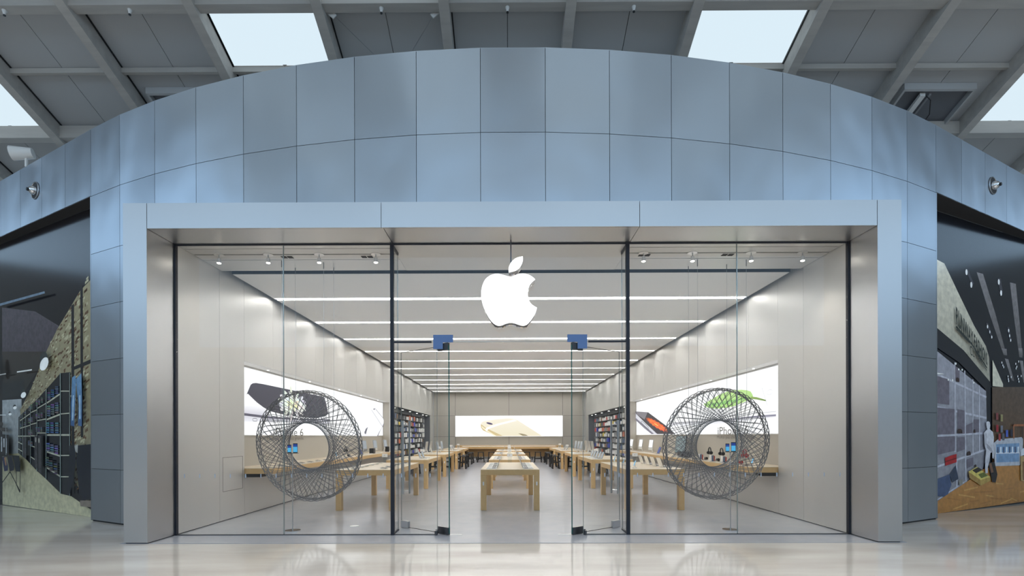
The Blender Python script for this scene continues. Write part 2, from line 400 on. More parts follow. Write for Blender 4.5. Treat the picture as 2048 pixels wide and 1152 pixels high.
# ---------------------------------------------------------------- glass front
def pane(name, x0, x1, z0, z1, y=GY, t=0.012, marks=True):
    W = structure(name)
    B(x0 + .003, x1 - .003, y - t/2, y + t/2, z0, z1).build('pane', W, 'glass')
    if marks:
        k = MB(); n = max(2, int(round((x1 - x0) / 0.268)))
        for i in range(n):
            x = x0 + (i + 0.5) * (x1 - x0) / n; k.box(x - .007, x + .007, y - t/2 - .002, y - t/2 - .0005, .965, 1.03)
        tag(k.build('safety_mark', W, 'frost'), kind='stuff')
    return W
MX1, MX2 = -1.935, 1.985
S1, S2 = -3.75, 3.80
pane('window_1', XL + .02, S1, 0.01, ZH); pane('window_2', S1, MX1 - .03, 0.01, ZH)
pane('window_3', MX2 + .03, S2, 0.01, ZH); pane('window_4', S2, XR - .02, 0.01, ZH)
pane('window_5', MX1 + .03, 0.03, 3.22, ZH, marks=False); pane('window_6', 0.03, MX2 - .03, 3.22, ZH, marks=False)
pane('window_7', MX1 + .03, -1.19, 0.01, 3.20); pane('window_8', 1.24, MX2 - .03, 0.01, 3.20)
tr = structure('trim_2')
for x in (MX1, MX2): B(x - .029, x + .029, GY - .03, GY + .03, 0.006, ZH).build('mullion', tr, 'navy')
for x in (XL + .01, XR - .01): B(x - .012, x + .012, GY - .03, GY + .03, 0.006, ZH).build('edge_seal', tr, 'navy')
for x in (S1, S2):
    B(x - .006, x + .006, GY - .01, GY + .01, 0.006, ZH).build('glass_joint', tr, 'edgeclear')
B(XL, XR, GY - .012, GY + .012, ZH - .02, ZH).build('head_channel', tr, 'navy')
for a, b in ((XL, MX1), (MX2, XR), (MX1, -1.19), (1.24, MX2)): B(a, b, GY - .012, GY + .012, 0.006, 0.02).build('sill_channel', tr, 'darksteel')
for a, b in ((MX1, -1.28), (1.33, MX2)): B(a, b, GY - .012, GY + .012, 3.205, 3.235).build('transom_seal', tr, 'navy')
B(-1.28, 1.33, GY - .006, GY + .006, 3.218, 3.224).build('transom_seal', tr, 'edgeclear')
for x in (-1.19, 1.24): B(x - .004, x + .004, GY - .008, GY + .008, 0.01, 3.2).build('pane_edge', tr, 'edgeclear')
for s, x in ((1, MX1), (-1, MX2)):       # return fins behind the two black posts
    B(x - .006, x + .006, GY + .03, GY + .42, 0.01, ZH).build('return_pane', tr, 'glass')
    B(x - .006, x + .006, GY + .42, GY + .424, 0.01, ZH).build('return_pane_edge', tr, 'edgeclear')
    B(x - .015, x + .015, GY + .03, GY + .42, 0.006, 0.03).build('return_shoe', tr, 'navy')
    B(x - .015, x + .015, GY + .03, GY + .42, ZH - .04, ZH).build('return_head', tr, 'navy')
for x0, x1 in ((-1.0, -.78), (.82, 1.04)): B(x0, x1, GY - .02, GY + .03, 0.006, 0.009).build('threshold_strip', tr, 'white')

# doors: near edge to far edge
def door(n, s):
    c = XC - 0.015
    D = structure('door_%d' % n)
    p = Vector((c - s*1.02, 8.28)); q = Vector((c - s*1.965, 9.02))
    if s < 0: p, q = q, p
    d = (q - p).normalized(); nn = Vector((-d.y, d.x))
    MB().plank(p - nn*.006, q - nn*.006, 0.03, 3.16, .012).build('glass_leaf', D, 'glass')
    near = Vector((c - s*1.02, 8.28)); far = Vector((c - s*1.965, 9.02)); t = (far - near).normalized(); w = Vector((-t.y, t.x))
    def bar(name, a, b, z0, z1, th, m, bev=0):
        A = near + t*a; Bp = near + t*b
        o = MB().plank(A - w*th/2, Bp - w*th/2, z0, z1, th).build(name, D, m, recalc=True, bevel=bev); return o
    L = (far - near).length
    bar('glass_edge', -.012, 0.0, .03, 3.16, .014, 'edge'); bar('glass_edge', L, L + .006, .03, 3.16, .012, 'edgeclear')
    bar('top_edge', 0, L, 3.155, 3.163, .012, 'darksteel'); bar('bottom_edge', 0, L, .022, .032, .012, 'darksteel')
    bar('pivot_fitting', 0.0, .24, .012, .135, .05, 'darksteel', .004); bar('lock_fitting', L - .2, L, .012, .135, .05, 'steel', .004)
    bar('pivot_fitting', 0.0, .24, 3.08, 3.2, .05, 'darksteel', .004)
    for e in (-1, 1):
        A = near + t*(L - .13) + w*e*.075
        h = MB().cyl(A.x, A.y, .62, 1.93, .019, 12).build('handle', D, 'steel', smooth=True)
        k = MB()
        for z in (.68, 1.85):
            P0 = near + t*(L - .13); k.tube([(P0.x, P0.y, z), (A.x, A.y, z)], .009, 8)
        k.build('handle_fixing', D, 'chrome')
    st = MB()
    for e in (-.03, .03): st.cyl(c - s*1.24, 8.36 + e*2, 0.006, .08, .024, 12)
    st.build('door_stop', D, 'darksteel', smooth=True)
    xa, xb = sorted((c - s*1.28, c - s*.95)); xm = c - s*1.12
    k = MB().box(xa, xb, GY - .022, GY - .007, 3.21, 3.335)
    xo, xi = sorted((c - s*1.28, xm)); k.box(xo, xi, GY - .022, GY - .007, 3.10, 3.21)
    k.build('transom_fitting', D, 'blue')
    return D
door(1, 1); door(2, -1)

# ---------------------------------------------------------------- lit sign: a bitten fruit with a leaf
sign = empty('lit_sign', (0.02, 8.07, 2.4), 'large glowing white apple-shaped sign with a bite and a leaf hanging over the doors', 'sign')
BODY = [(0.024,4.222),(0.090,4.234),(0.158,4.261),(0.240,4.271),(0.321,4.255),(0.385,4.222),(0.436,4.175),(0.385,4.132),(0.344,4.079),(0.319,4.013),(0.315,3.947),(0.321,3.886),(0.348,3.812),(0.397,3.759),(0.463,3.720),(0.442,3.650),(0.408,3.579),(0.362,3.511),(0.315,3.460),(0.270,3.435),(0.219,3.433),(0.168,3.447),(0.106,3.468),(0.035,3.480),(-0.041,3.464),(-0.099,3.441),(-0.152,3.431),(-0.205,3.447),(-0.258,3.488),(-0.314,3.562),(-0.369,3.665),(-0.410,3.771),(-0.433,3.890),(-0.433,3.992),(-0.414,4.085),(-0.373,4.173),(-0.314,4.228),(-0.242,4.261),(-0.160,4.269),(-0.068,4.247)]
LEAF = [(0.012,4.288),(0.008,4.357),(0.037,4.431),(0.086,4.492),(0.151,4.531),(0.235,4.548),(0.237,4.488),(0.213,4.411),(0.168,4.349),(0.106,4.312),(0.057,4.300)]
def smooth_poly(pts, sharp=()):
    out = []; n = len(pts)
    for i in range(n):
        p0, p1, p2, p3 = [Vector(pts[(i+k-1) % n]) for k in range(4)]
        if i in sharp: p0 = p1 - (p2 - p1)
        if (i+1) % n in sharp: p3 = p2 + (p2 - p1)
        for k in range(3):
            t = k/3
            out.append(tuple(0.5*((2*p1) + (p2-p0)*t + (2*p0-5*p1+4*p2-p3)*t*t + (3*p1-p0-3*p2+p3)*t**3)))
    return out
for nm, P, sh in (('sign_body', BODY, (6, 14)), ('sign_leaf', LEAF, (0, 5))):
    P = smooth_poly(P, sh); n = len(P); mb = MB(); mb.m('logo')
    area = sum(P[i][0]*P[(i+1)%n][1] - P[(i+1)%n][0]*P[i][1] for i in range(n))
    if area < 0: P = P[::-1]
    cx = sum(p[0] for p in P)/n; cz = sum(p[1] for p in P)/n
    mb.add([(x, 8.07, z) for x, z in P], [tuple(range(n))])
    for (y0, y1, sc, mt) in ((8.07, 8.10, 1.0, 'white'), (8.10, 8.20, .985, 'steel'), (8.20, 8.29, 1.0, 'chrome')):
        mb.m(mt); Q = [(cx + (x-cx)*sc, cz + (z-cz)*sc) for x, z in P]
        mb.add([(x, y0, z) for x, z in Q] + [(x, y1, z) for x, z in Q], [(i, (i+1) % n, n+(i+1) % n, n+i) for i in range(n)] + [tuple(range(2*n-1, n-1, -1))])
    mb.build(nm, sign, recalc=True)
B(.035, .055, 8.18, 8.2, 4.3, ZH).build('hanger', sign, 'darksteel')

# ---------------------------------------------------------------- far side of the hall, behind the photographer
wf = structure('wall_rear')
for i in range(16):
    B(-40 + 5*i + .02, -35 + 5*i - .02, -16.3, -16, 0, 7.5).build('panel', wf, 'hallwall')
for s_, nm_ in ((-1, 'wall_west_added'), (1, 'wall_east_added')):
    w_ = structure(nm_); xa_, xb_ = sorted((s_*27, s_*27.3))  # unseen side walls added to block sky spill, height set for lintel brightness
    for i in range(8): B(xa_, xb_, -16 + 5*i + .02, -11 + 5*i - .02, 0, 9.6).build('panel', w_, 'hallwall')

# ---------------------------------------------------------------- side hoardings with printed shop pictures
class Art(MB):
    """flat picture: coloured outlines in (u, v) metres, laid on a plane"""
    def __init__(s, fn, step=0.0006): super().__init__(); s.fn = fn; s.k = 0; s.edge = 0; s.step = step; s.cols = []
    def poly(s, pts, c, c2=None):
        d = s.k * s.step; s.k += 1
        if s.edge: pts = [(-.3 if u < s.edge else u, v) for u, v in pts]      # run the print in behind the metal return
        n = len(s.v); s.v += [s.fn(u, v, d) for u, v in pts]; s.f.append(tuple(range(n, n+len(pts)))); s.mi.append(0)
        a = srgb(c)
        if c2:
            b = srgb(c2); vs = [p[1] for p in pts]; lo, hi = min(vs), max(vs)
            s.cols.append([tuple(b[i] + (a[i]-b[i])*(v-lo)/(hi-lo+1e-9) for i in range(3)) for v in vs])
        else: s.cols.append([a]*len(pts))
        return s
    def line(s, p, q, w, c):
        p = Vector(p); q = Vector(q); d = (q-p).normalized(); n = Vector((-d.y, d.x))*w/2
        return s.poly([tuple(p+n), tuple(q+n), tuple(q-n), tuple(p-n)], c)
    def path(s, pts, w, c):
        for a, b in zip(pts[:-1], pts[1:]): s.line(a, b, w, c)
    def ell(s, cx, cy, rx, ry, c, n=20, rot=0, c2=None):
        return s.poly([(cx + rx*math.cos(t)*math.cos(rot) - ry*math.sin(t)*math.sin(rot), cy + rx*math.cos(t)*math.sin(rot) + ry*math.sin(t)*math.cos(rot)) for t in [2*math.pi*i/n for i in range(n)]], c, c2)
    def mesh_uv(s, vs, fs, c):
        d = s.k * s.step; s.k += 1; n = len(s.v)
        s.v += [s.fn(u, v, d) for u, v in vs]
        for f in fs: s.f.append(tuple(i+n for i in f)); s.mi.append(0); s.cols.append([srgb(c)]*len(f))
    def build(s, name, parent, mt):
        o = super().build(name, parent, mt)
        at = o.data.color_attributes.new('col', 'FLOAT_COLOR', 'CORNER')
        i = 0
        for cs_ in s.cols:
            for c in cs_: at.data[i].color = (*c, 1); i += 1
        return o
def hoard(P0, D, sgn):
    nrm = Vector((-D.y, D.x)) * (1 if sgn > 0 else -1)
    if nrm.y > 0: nrm = -nrm
    def fn(u, v, d): p = P0 + D*u + nrm*(0.003 + d); return (p.x, p.y, v)
    return fn, nrm
def quad(a, b, c, d): return [a, b, c, d]

HL = empty('printed_hoarding', (-11.5, 11.75, 0), 'tall glossy hoarding printed with a jeans shop and brick wall, left of the entrance', 'hoarding')
P0 = Vector((-8.72, 10.34)); D = Vector((-3.58, 1.79)).normalized()
fn, nrm = hoard(P0, D, -1)
bx0 = [P0 + D*s_ for s_ in (-.9, 1.45, 3.8, 6.8)]
for a_, b_ in zip(bx0[:-1], bx0[1:]):
    mb = MB(); w_ = D*0.003; A, Bq = a_ + w_, b_ - w_
    qq = [A, Bq, Bq - nrm*.05, A - nrm*.05]
    mb.add([(p.x, p.y, 0.0) for p in qq] + [(p.x, p.y, 6.37) for p in qq], [(0,1,2,3),(7,6,5,4),(0,4,5,1),(1,5,6,2),(2,6,7,3),(3,7,4,0)]).build('board', HL, 'soffit_dark', recalc=True)
A = Art(fn, 0.0004); A.edge = 0.05
A.poly([(-.3, .02), (6.8, .02), (6.8, 6.37), (-.3, 6.37)], (30, 28, 31))
A.poly([(4.057,4.821),(2.333,4.525),(1.176,4.062),(-0.002,3.658),(-0.002,3.222),(4.057,3.497)], (84, 79, 86), (70, 64, 70))
A.poly([(4.057,3.741),(1.678,3.558),(2.162,3.195),(2.813,2.755),(4.057,2.557)], (62, 56, 52), (44, 44, 42))
A.poly([(4.057,2.970),(2.888,2.999),(2.963,2.624),(4.057,2.575)], (40, 42, 44))
A.poly([(4.057,2.557),(3.023,2.550),(3.053,1.246),(4.057,1.213)], (158, 163, 166), (132, 134, 132))
A.poly([(4.057,1.267),(3.460,1.258),(3.076,1.280),(2.776,1.148),(2.233,0.874),(1.815,0.706),(1.147,0.418),(0.701,0.387),(0.008,0.097),(0.008,-0.000),(4.057,0.012)], (160, 152, 120), (186, 180, 150))
BR = [(-0.002,4.965),(0.302,4.732),(0.696,4.444),(1.300,4.014),(1.741,3.624),(2.001,3.358),(2.536,2.779),(3.095,2.299),(3.067,2.103),(1.146,3.049),(0.696,3.009),(0.696,0.790),(-0.002,0.126)]
A.poly(BR, (150, 141, 112), (120, 112, 92))
# bricks of the print, dark courses scattered
bu = [p[0] for p in BR]; 
def inside(pt, poly):
    x, y = pt; r = False; n = len(poly)
    for i in range(n):
        x1, y1 = poly[i]; x2, y2 = poly[(i+1) % n]
        if (y1 > y) != (y2 > y) and x < (x2-x1)*(y-y1)/(y2-y1) + x1: r = not r
    return r
rb = random.Random(3); vs = []; fs = []; vs2 = []; fs2 = []
for i in range(1500):
    u = rb.uniform(-0.05, 3.2); v = rb.uniform(0.3, 5.2)
    if not inside((u, v), BR): continue
    sz = 0.055 / (1 + 0.35*max(u, 0)); w_, h_ = sz*rb.uniform(.6, 1.5), sz*rb.uniform(.3, .6)
    tv, tf = (vs, fs) if rb.random() < .6 else (vs2, fs2)
    sl_ = -0.35; n = len(tv)
    tv += [(u-w_, v-h_-w_*sl_), (u+w_, v-h_+w_*sl_), (u+w_*.9, v+h_+w_*sl_), (u-w_*.9, v+h_-w_*sl_)]; tf.append((n, n+1, n+2, n+3))
A.mesh_uv(vs, fs, (92, 70, 52)); A.mesh_uv(vs2, fs2, (178, 172, 142))
for a_, b_ in (((505, 755), (520, 2200)), ((570, 640), (586, 1150))):
    pass
A.poly([(0.678,4.456),(0.561,4.487),(0.561,0.441),(0.678,0.509)], (30, 30, 34))
A.poly([(0.296,4.754),(0.194,4.834),(0.194,1.648),(0.296,1.648)], (30, 30, 34))
A.poly([(0.578,3.149),(-0.002,3.285),(-0.002,3.199),(0.578,3.076)], (34, 34, 38))
# shelving unit
A.poly([(1.115,3.041),(0.713,3.043),(0.726,0.386),(1.134,0.438)], (34, 35, 38))
A.poly([(3.174,2.126),(2.198,2.529),(1.780,2.738),(1.115,3.041),(1.134,0.428),(1.815,0.723),(2.233,0.874),(2.776,1.131),(3.190,1.279)], (26, 27, 32))
cl = (176, 176, 158)
for seg in ([(1.774,2.415),(1.147,2.601)], [(1.774,2.044),(1.147,2.153)], [(1.774,1.700),(0.726,1.697)], [(1.774,1.325),(1.147,1.237)], [(1.774,0.970),(1.147,0.789)]): A.line(seg[0], seg[1], .035, cl)
for seg in ([(2.219,2.309),(1.780,2.416)], [(2.219,2.028),(1.780,2.061)], [(2.219,1.747),(1.780,1.746)], [(2.542,2.219),(2.219,2.279)], [(2.542,1.945),(2.219,1.981)], [(2.542,1.684),(2.219,1.684)], [(2.542,1.457),(2.219,1.406)], [(2.542,1.200),(2.219,1.105)], [(3.076,2.041),(2.542,2.202)], [(3.076,1.861),(2.542,1.931)], [(3.190,1.678),(2.542,1.677)], [(3.190,1.543),(2.813,1.455)], [(3.190,1.383),(2.813,1.277)], [(1.134,1.253),(0.751,1.260)], [(1.134,0.790),(0.751,0.803)], [(1.134,2.652),(0.726,2.635)], [(1.134,2.156),(0.726,2.163)]): A.line(seg[0], seg[1], .022, cl)
for seg, w_ in (([(1.134,3.042),(1.147,0.424)], .05), ([(1.780,2.731),(1.801,0.713)], .04), ([(2.219,2.529),(2.233,0.871)], .03), ([(2.542,2.398),(2.549,1.034)], .025), ([(2.776,2.293),(2.776,1.131)], .02), ([(2.948,2.228),(2.948,1.196)], .02), ([(3.076,2.144),(3.076,1.246)], .02), ([(0.720,3.028),(0.738,0.401)], .03)): A.line(seg[0], seg[1], w_, (112, 122, 118))
# folded piles
rp = random.Random(5)
def pile(p, w_, h_, n, c):
    for k in range(n):
        v = p[1] + k*h_; cc = tuple(max(0, min(255, x + rp.randint(-22, 22))) for x in c)
        A.poly([(p[0]-w_, v), (p[0]+w_, v+.01), (p[0]+w_*.95, v+h_*.8), (p[0]-w_*.95, v+h_*.8)], cc)
for pt in [(1.644,2.477),(1.476,2.530),(1.278,2.593)]: pile(pt, .075, .045, 4, (60, 75, 105))
for pt in [(1.644,2.111),(1.463,2.140),(1.265,2.168)]: pile(pt, .08, .05, 5, (120, 125, 130) if pt == 0 else (84, 92, 108))
for pt in [(1.678,1.739),(1.476,1.738),(1.252,1.731)]: pile(pt, .08, .05, 5, (70, 88, 118))
for pt in [(1.651,1.333),(1.463,1.303),(1.265,1.280)]: pile(pt, .08, .05, 4, (85, 100, 125))
for pt in [(1.678,0.973),(1.510,0.906),(1.291,0.839)]: pile(pt, .08, .05, 5, (66, 66, 74))
for pt in [(2.148,2.354),(2.036,2.384),(1.897,2.419),(2.148,2.060),(2.036,2.078),(1.897,2.089),(2.134,1.767),(2.022,1.766),(1.897,1.766),(2.469,2.251),(2.361,2.279),(2.469,1.971),(2.347,1.990),(2.469,1.708),(2.347,1.707),(2.469,1.465),(2.333,1.442)]: pile(pt, .045, .03, 4, (88, 92, 98))
for pt in [(2.873,2.099),(2.666,2.164),(2.873,1.894),(2.666,1.926),(2.873,1.558)]: pile(pt, .04, .025, 3, (80, 84, 92))
for q_ in ([(2.162,1.694),(2.036,1.687),(2.022,0.930),(2.162,0.993)], [(1.994,1.687),(1.856,1.680),(1.842,0.837),(1.994,0.892)], [(2.754,1.661),(2.593,1.660),(2.593,1.158),(2.754,1.200)]): A.poly(q_, (58, 56, 58))
for q_ in [(2.106,1.594),(1.953,1.577)]: A.ell(q_[0], q_[1], .035, .06, (140, 138, 130), 8)
# jeans
A.poly([(0.465,2.904),(0.331,2.943),(0.295,2.833),(0.331,2.433),(0.380,1.877),(0.527,1.894),(0.515,2.346),(0.490,2.656)], (96, 134, 168), (60, 90, 130))
A.poly([(0.295,2.864),(0.079,2.975),(0.055,2.424),(0.067,1.874),(0.222,1.890),(0.198,2.336),(0.271,2.647)], (104, 142, 176), (62, 92, 132))
A.poly([(0.441,2.530),(0.380,2.528),(0.416,2.001),(0.478,2.002)], (150, 178, 200)); A.poly([(0.174,2.520),(0.115,2.518),(0.115,2.027),(0.174,2.028)], (150, 178, 200))
A.poly([(0.576,1.472),(0.331,1.489),(0.319,1.103),(0.453,0.664),(0.601,0.408),(0.638,0.469)], (30, 32, 40))
A.poly([(0.271,1.474),(0.020,1.507),(0.014,0.378),(0.151,0.339),(0.240,0.827),(0.295,1.165)], (28, 30, 38))
A.poly([(0.368,1.474),(0.222,1.499),(0.240,1.320),(0.331,1.350)], (150, 150, 146)); A.poly([(0.151,0.339),(0.032,0.361),(0.020,0.225),(0.127,0.218)], (120, 110, 100))
# left background shop fittings
A.poly([(4.057,2.020),(3.767,2.009),(3.767,1.931),(4.057,1.934)], (60, 56, 54)); A.poly([(4.057,1.891),(3.530,1.879),(3.530,1.794),(4.057,1.797)], (66, 62, 60))
for i in range(6): 
    x = 2 + i*11
    pass
A.poly([(4.057,1.733),(3.452,1.710),(3.452,1.226),(4.057,1.209)], (36, 34, 36))
for q_ in ([(4.025,1.661),(3.960,1.661),(3.960,1.304),(4.025,1.303)], [(3.879,1.661),(3.815,1.661),(3.815,1.306),(3.879,1.305)], [(3.751,1.625),(3.672,1.626),(3.672,1.413),(3.751,1.413)], [(3.608,1.626),(3.561,1.626),(3.561,1.274),(3.608,1.273)]): A.poly(q_, (165, 168, 170))
A.line(*[(4.057,2.192),(3.593,2.182)], .02, (200, 205, 205)); A.line(*[(3.601,2.183),(3.601,1.203)], .02, (170, 175, 175))
# rack with hanging clothes
for q_ in ([(3.960,1.214),(3.944,0.376)], [(2.850,1.112),(2.873,0.375)], [(3.053,1.125),(3.053,0.556)], [(3.895,0.503),(3.382,0.839)], [(3.382,0.839),(2.873,0.409)], [(4.057,1.213),(2.888,1.208)], [(3.053,0.556),(2.873,0.375)]): A.line(q_[0], q_[1], .03, (30, 28, 28))
A.poly([(3.815,1.181),(3.640,1.195),(3.483,0.959),(3.499,0.860),(3.688,0.840)], (44, 46, 70)); A.poly([(3.530,1.197),(3.282,1.201),(3.144,0.968),(3.174,0.877),(3.390,0.849)], (30, 30, 40)); A.poly([(3.236,1.202),(2.888,1.197),(2.843,0.856),(3.068,0.859)], (28, 30, 36))
A.poly([(3.688,1.166),(3.608,1.174),(3.561,0.992),(3.608,0.973)], (150, 110, 80))
# pendant lamps and ceiling lines of the print
A.line(*[(3.000,3.170),(2.247,3.176)], .03, (225, 225, 220)); A.line(*[(3.895,3.158),(3.577,3.165)], .025, (190, 190, 185))
for (c_, rx, ry, ro) in (([(1.665,3.269)][0], .21, .13, .35), ([(2.666,2.620)][0], .13, .065, .15), ([(3.098,2.342)][0], .09, .035, .05), ([(3.351,2.199)][0], .075, .028, 0), ([(4.033,3.237)][0], .14, .16, .2)):
    A.ell(c_[0]+.02, c_[1]+ry*.9, rx*.85, ry*1.2, (52, 58, 58), 18, -ro); A.ell(c_[0], c_[1], rx, ry, (250, 250, 246), 22, -ro)
A.poly([(4.057,4.872),(1.626,4.869),(1.613,4.819),(4.057,4.814)], (110, 128, 146))
A.build('printed_picture', HL, 'print')

HR = empty('printed_hoarding', (11.8, 11.75, 0), 'tall glossy hoarding printed with a RUNWAY FASHIONS shop and mannequin, right of the entrance', 'hoarding')
P0 = Vector((9.20, 10.65)); D = Vector((3.4, 1.55)).normalized()
fn, nrm = hoard(P0, D, 1)
bx0 = [P0 + D*s_ for s_ in (-.9, 1.45, 3.8, 6.8)]
for a_, b_ in zip(bx0[:-1], bx0[1:]):
    mb = MB(); w_ = D*0.003; A_, Bq = a_ + w_, b_ - w_
    qq = [A_, Bq, Bq - nrm*.05, A_ - nrm*.05]
    mb.add([(p.x, p.y, 0.0) for p in qq] + [(p.x, p.y, 6.37) for p in qq], [(0,1,2,3),(7,6,5,4),(0,4,5,1),(1,5,6,2),(2,6,7,3),(3,7,4,0)]).build('board', HR, 'soffit_dark', recalc=True)
A = Art(fn, 0.0004); A.edge = 0.04
A.poly([(-.3, .02), (6.8, .02), (6.8, 6.37), (-.3, 6.37)], (24, 27, 34))
for q_ in ([(1.411,5.289),(1.687,5.285),(2.227,4.442),(2.741,3.510),(2.602,3.511),(1.961,4.416)], [(2.903,5.244),(3.188,5.245),(3.362,4.378),(3.508,3.506),(3.347,3.507),(3.073,4.527)], [(2.499,3.660),(2.741,3.660),(2.762,3.512),(2.623,3.513)], [(3.296,3.717),(3.493,3.731),(3.523,3.554),(3.362,3.544)], [(2.651,3.435),(2.818,3.421),(3.095,2.921),(2.973,2.930)], [(3.362,3.430),(3.523,3.429),(3.641,2.899),(3.538,2.905)]): A.poly(q_, (128, 124, 126), (96, 92, 92))
for q_ in ([(0.932,5.296),(1.036,5.304),(1.285,5.008),(1.191,4.980)], [(2.322,5.267),(2.472,5.276),(2.568,4.978),(2.444,4.953)], [(1.797,4.191),(1.895,4.190),(2.094,3.879),(2.014,3.865)], [(2.762,4.183),(2.860,4.184),(2.959,3.867),(2.875,3.857)]): A.poly(q_, (62, 62, 70))
for (x_, y_), r_ in zip([(0.975,5.230),(1.172,4.974),(2.376,5.188),(2.479,4.943),(1.862,4.109),(1.961,3.996),(2.047,3.885),(2.825,4.098),(2.867,3.979),(2.917,3.878)], (.055, .055, .055, .055, .035, .03, .03, .035, .03, .03)): A.ell(x_, y_, r_*.8, r_*1.2, (245, 245, 245), 12)
for (x_, y_) in [(2.499,3.326),(2.540,3.266),(2.582,3.227),(3.152,3.336),(3.202,3.269),(3.166,3.224),(3.289,3.397),(2.776,3.018),(2.790,2.956),(2.804,2.908),(3.238,3.041),(3.274,2.979),(3.296,2.919),(3.405,3.056),(2.917,3.008)]: A.ell(x_, y_, .02, .028, (240, 240, 240), 8)
A.poly([(2.060,3.364),(2.534,2.827),(2.534,2.758),(2.060,2.763)], (205, 200, 182))
A.poly([(2.040,2.739),(3.716,2.805),(3.716,0.870),(2.040,0.914)], (86, 72, 62), (92, 66, 44))
# sign fascia
A.poly([(-0.069,5.347),(0.068,5.291),(0.641,4.702),(1.254,4.081),(1.764,3.657),(1.908,3.398),(1.935,2.859),(0.822,3.491),(-0.024,3.928)], (214, 208, 190), (150, 146, 132))
A.poly([(-0.035,3.927),(0.822,3.498),(1.935,2.859),(1.790,2.658),(0.641,3.221),(-0.035,3.510)], (34, 36, 42))
A.poly([(-0.024,3.442),(1.764,2.634),(1.817,1.240),(1.603,0.859),(0.944,0.634),(0.022,0.245)], (150, 150, 160), (128, 126, 132))
cellc = (178, 178, 188)
for q_ in ([(-0.001,2.941),(1.777,2.500)], [(-0.001,2.241),(1.777,2.030)], [(0.010,1.628),(1.777,1.687)], [(0.022,0.968),(1.797,1.324)], [(0.022,0.260),(0.944,0.641)], [(0.463,3.211),(0.463,1.276)], [(0.858,3.056),(0.895,0.636)], [(1.191,2.876),(1.191,1.200)], [(1.462,2.756),(1.462,1.262)], [(0.522,1.083),(0.522,0.474)]): A.line(q_[0], q_[1], .045, cellc)
for q_ in ([(0.033,1.603),(0.463,1.621),(0.451,1.308),(0.033,1.219)], [(0.546,1.596),(0.846,1.602),(0.846,1.335),(0.546,1.275)], [(0.895,1.855),(1.179,1.923),(1.179,1.693),(0.895,1.676)], [(0.558,2.206),(0.846,2.179),(0.846,1.676),(0.558,1.666)], [(0.033,2.226),(0.439,2.203),(0.439,1.666),(0.033,1.653)], [(0.033,2.886),(0.229,2.833),(0.229,2.294),(0.033,2.320)], [(0.475,3.132),(0.641,3.077),(0.641,2.803),(0.475,2.828)], [(1.204,1.989),(1.443,1.992),(1.443,1.710),(1.204,1.700)], [(0.919,1.107),(1.191,1.151),(1.191,0.970),(0.919,0.905)]): A.poly(q_, (104, 98, 108))
for (x_, y_) in [(0.022,2.939),(0.188,2.824),(0.357,2.822),(0.487,3.184),(0.599,3.068),(0.737,3.066),(1.216,2.805)]: A.ell(x_, y_, .025, .025, (245, 245, 240), 8)
for q_ in ([(0.487,2.806),(0.498,2.877),(0.558,2.892),(0.617,2.863),(0.617,2.792)], [(0.534,1.686),(0.546,1.769),(0.641,1.782),(0.725,1.757),(0.737,1.686)], [(1.191,1.693),(1.204,1.765),(1.266,1.772),(1.279,1.693)], [(0.907,1.188),(0.932,1.269),(1.030,1.294),(1.079,1.254),(1.079,1.202)], [(1.229,0.929),(1.241,0.982),(1.304,0.987),(1.316,0.940)]): A.poly(q_, (58, 44, 42))
A.poly([(0.045,1.162),(0.287,1.209),(0.498,1.237),(0.498,1.058),(0.056,0.992)], (158, 34, 38)); A.line(*[(0.045,1.077),(0.498,1.147)], .02, (90, 20, 24))
A.poly([(0.217,0.804),(0.463,0.988),(0.570,0.697),(0.322,0.626)], (50, 58, 76)); A.poly([(0.033,0.716),(0.217,0.804),(0.287,0.580),(0.113,0.334),(0.033,0.370)], (64, 78, 108)); A.poly([(0.582,0.664),(0.737,0.690),(0.737,0.577),(0.593,0.551)], (130, 126, 120))
# timber floor of the print
A.poly([(0.022,0.245),(0.944,0.634),(1.603,0.876),(2.040,0.931),(3.716,0.906),(3.716,0.043),(0.022,-0.000)], (176, 122, 66), (160, 112, 60))
rf = random.Random(9)
for i in range(16):
    q_ = [(0.113,0.145),(3.716,0.223)]
    t_ = i/16; a_ = (q_[0][0] + (q_[1][0]-q_[0][0])*t_, .05 + .55*rf.random()); A.line(a_, (a_[0] + rf.uniform(.3, .9), a_[1] + rf.uniform(-.1, .1)), .03, (188, 142, 80) if rf.random() < .6 else (152, 104, 56))
# counter
A.poly([(2.040,1.457),(2.227,1.541),(3.347,1.590),(3.420,1.547),(3.383,0.985),(3.238,0.918),(2.094,0.930)], (176, 178, 186)); A.poly([(2.147,1.429),(3.238,1.449),(3.217,1.007),(2.160,1.013)], (118, 146, 178)); A.line(*[(2.147,1.225),(3.238,1.219)], .03, (200, 205, 215))
for i in range(8):
    q_ = [(2.227,1.285),(3.166,1.280)]
    u_ = q_[0][0] + (q_[1][0]-q_[0][0])*i/7; A.poly([(u_-.03, q_[0][1]-.06), (u_+.03, q_[0][1]-.06), (u_+.03, q_[0][1]+.08), (u_-.03, q_[0][1]+.08)], (225, 232, 240) if i % 2 else (70, 82, 110))
for (x_, y_), c_ in zip([(2.194,2.070),(2.397,2.038),(2.194,1.797),(2.397,1.781),(2.637,1.678),(2.846,1.689),(2.295,1.592),(2.465,1.599)], ((120, 60, 60), (140, 130, 90), (150, 40, 50), (110, 110, 120), (70, 90, 170), (40, 40, 60), (150, 60, 60), (90, 90, 100))): A.poly([(x_-.05, y_-.08), (x_+.05, y_-.08), (x_+.05, y_+.08), (x_-.05, y_+.08)], c_)
for q_ in ([(2.952,1.871),(3.457,1.875)], [(2.952,1.871),(2.952,1.556)], [(3.457,1.875),(3.457,1.411)]): A.line(q_[0], q_[1], .05, (150, 92, 60))
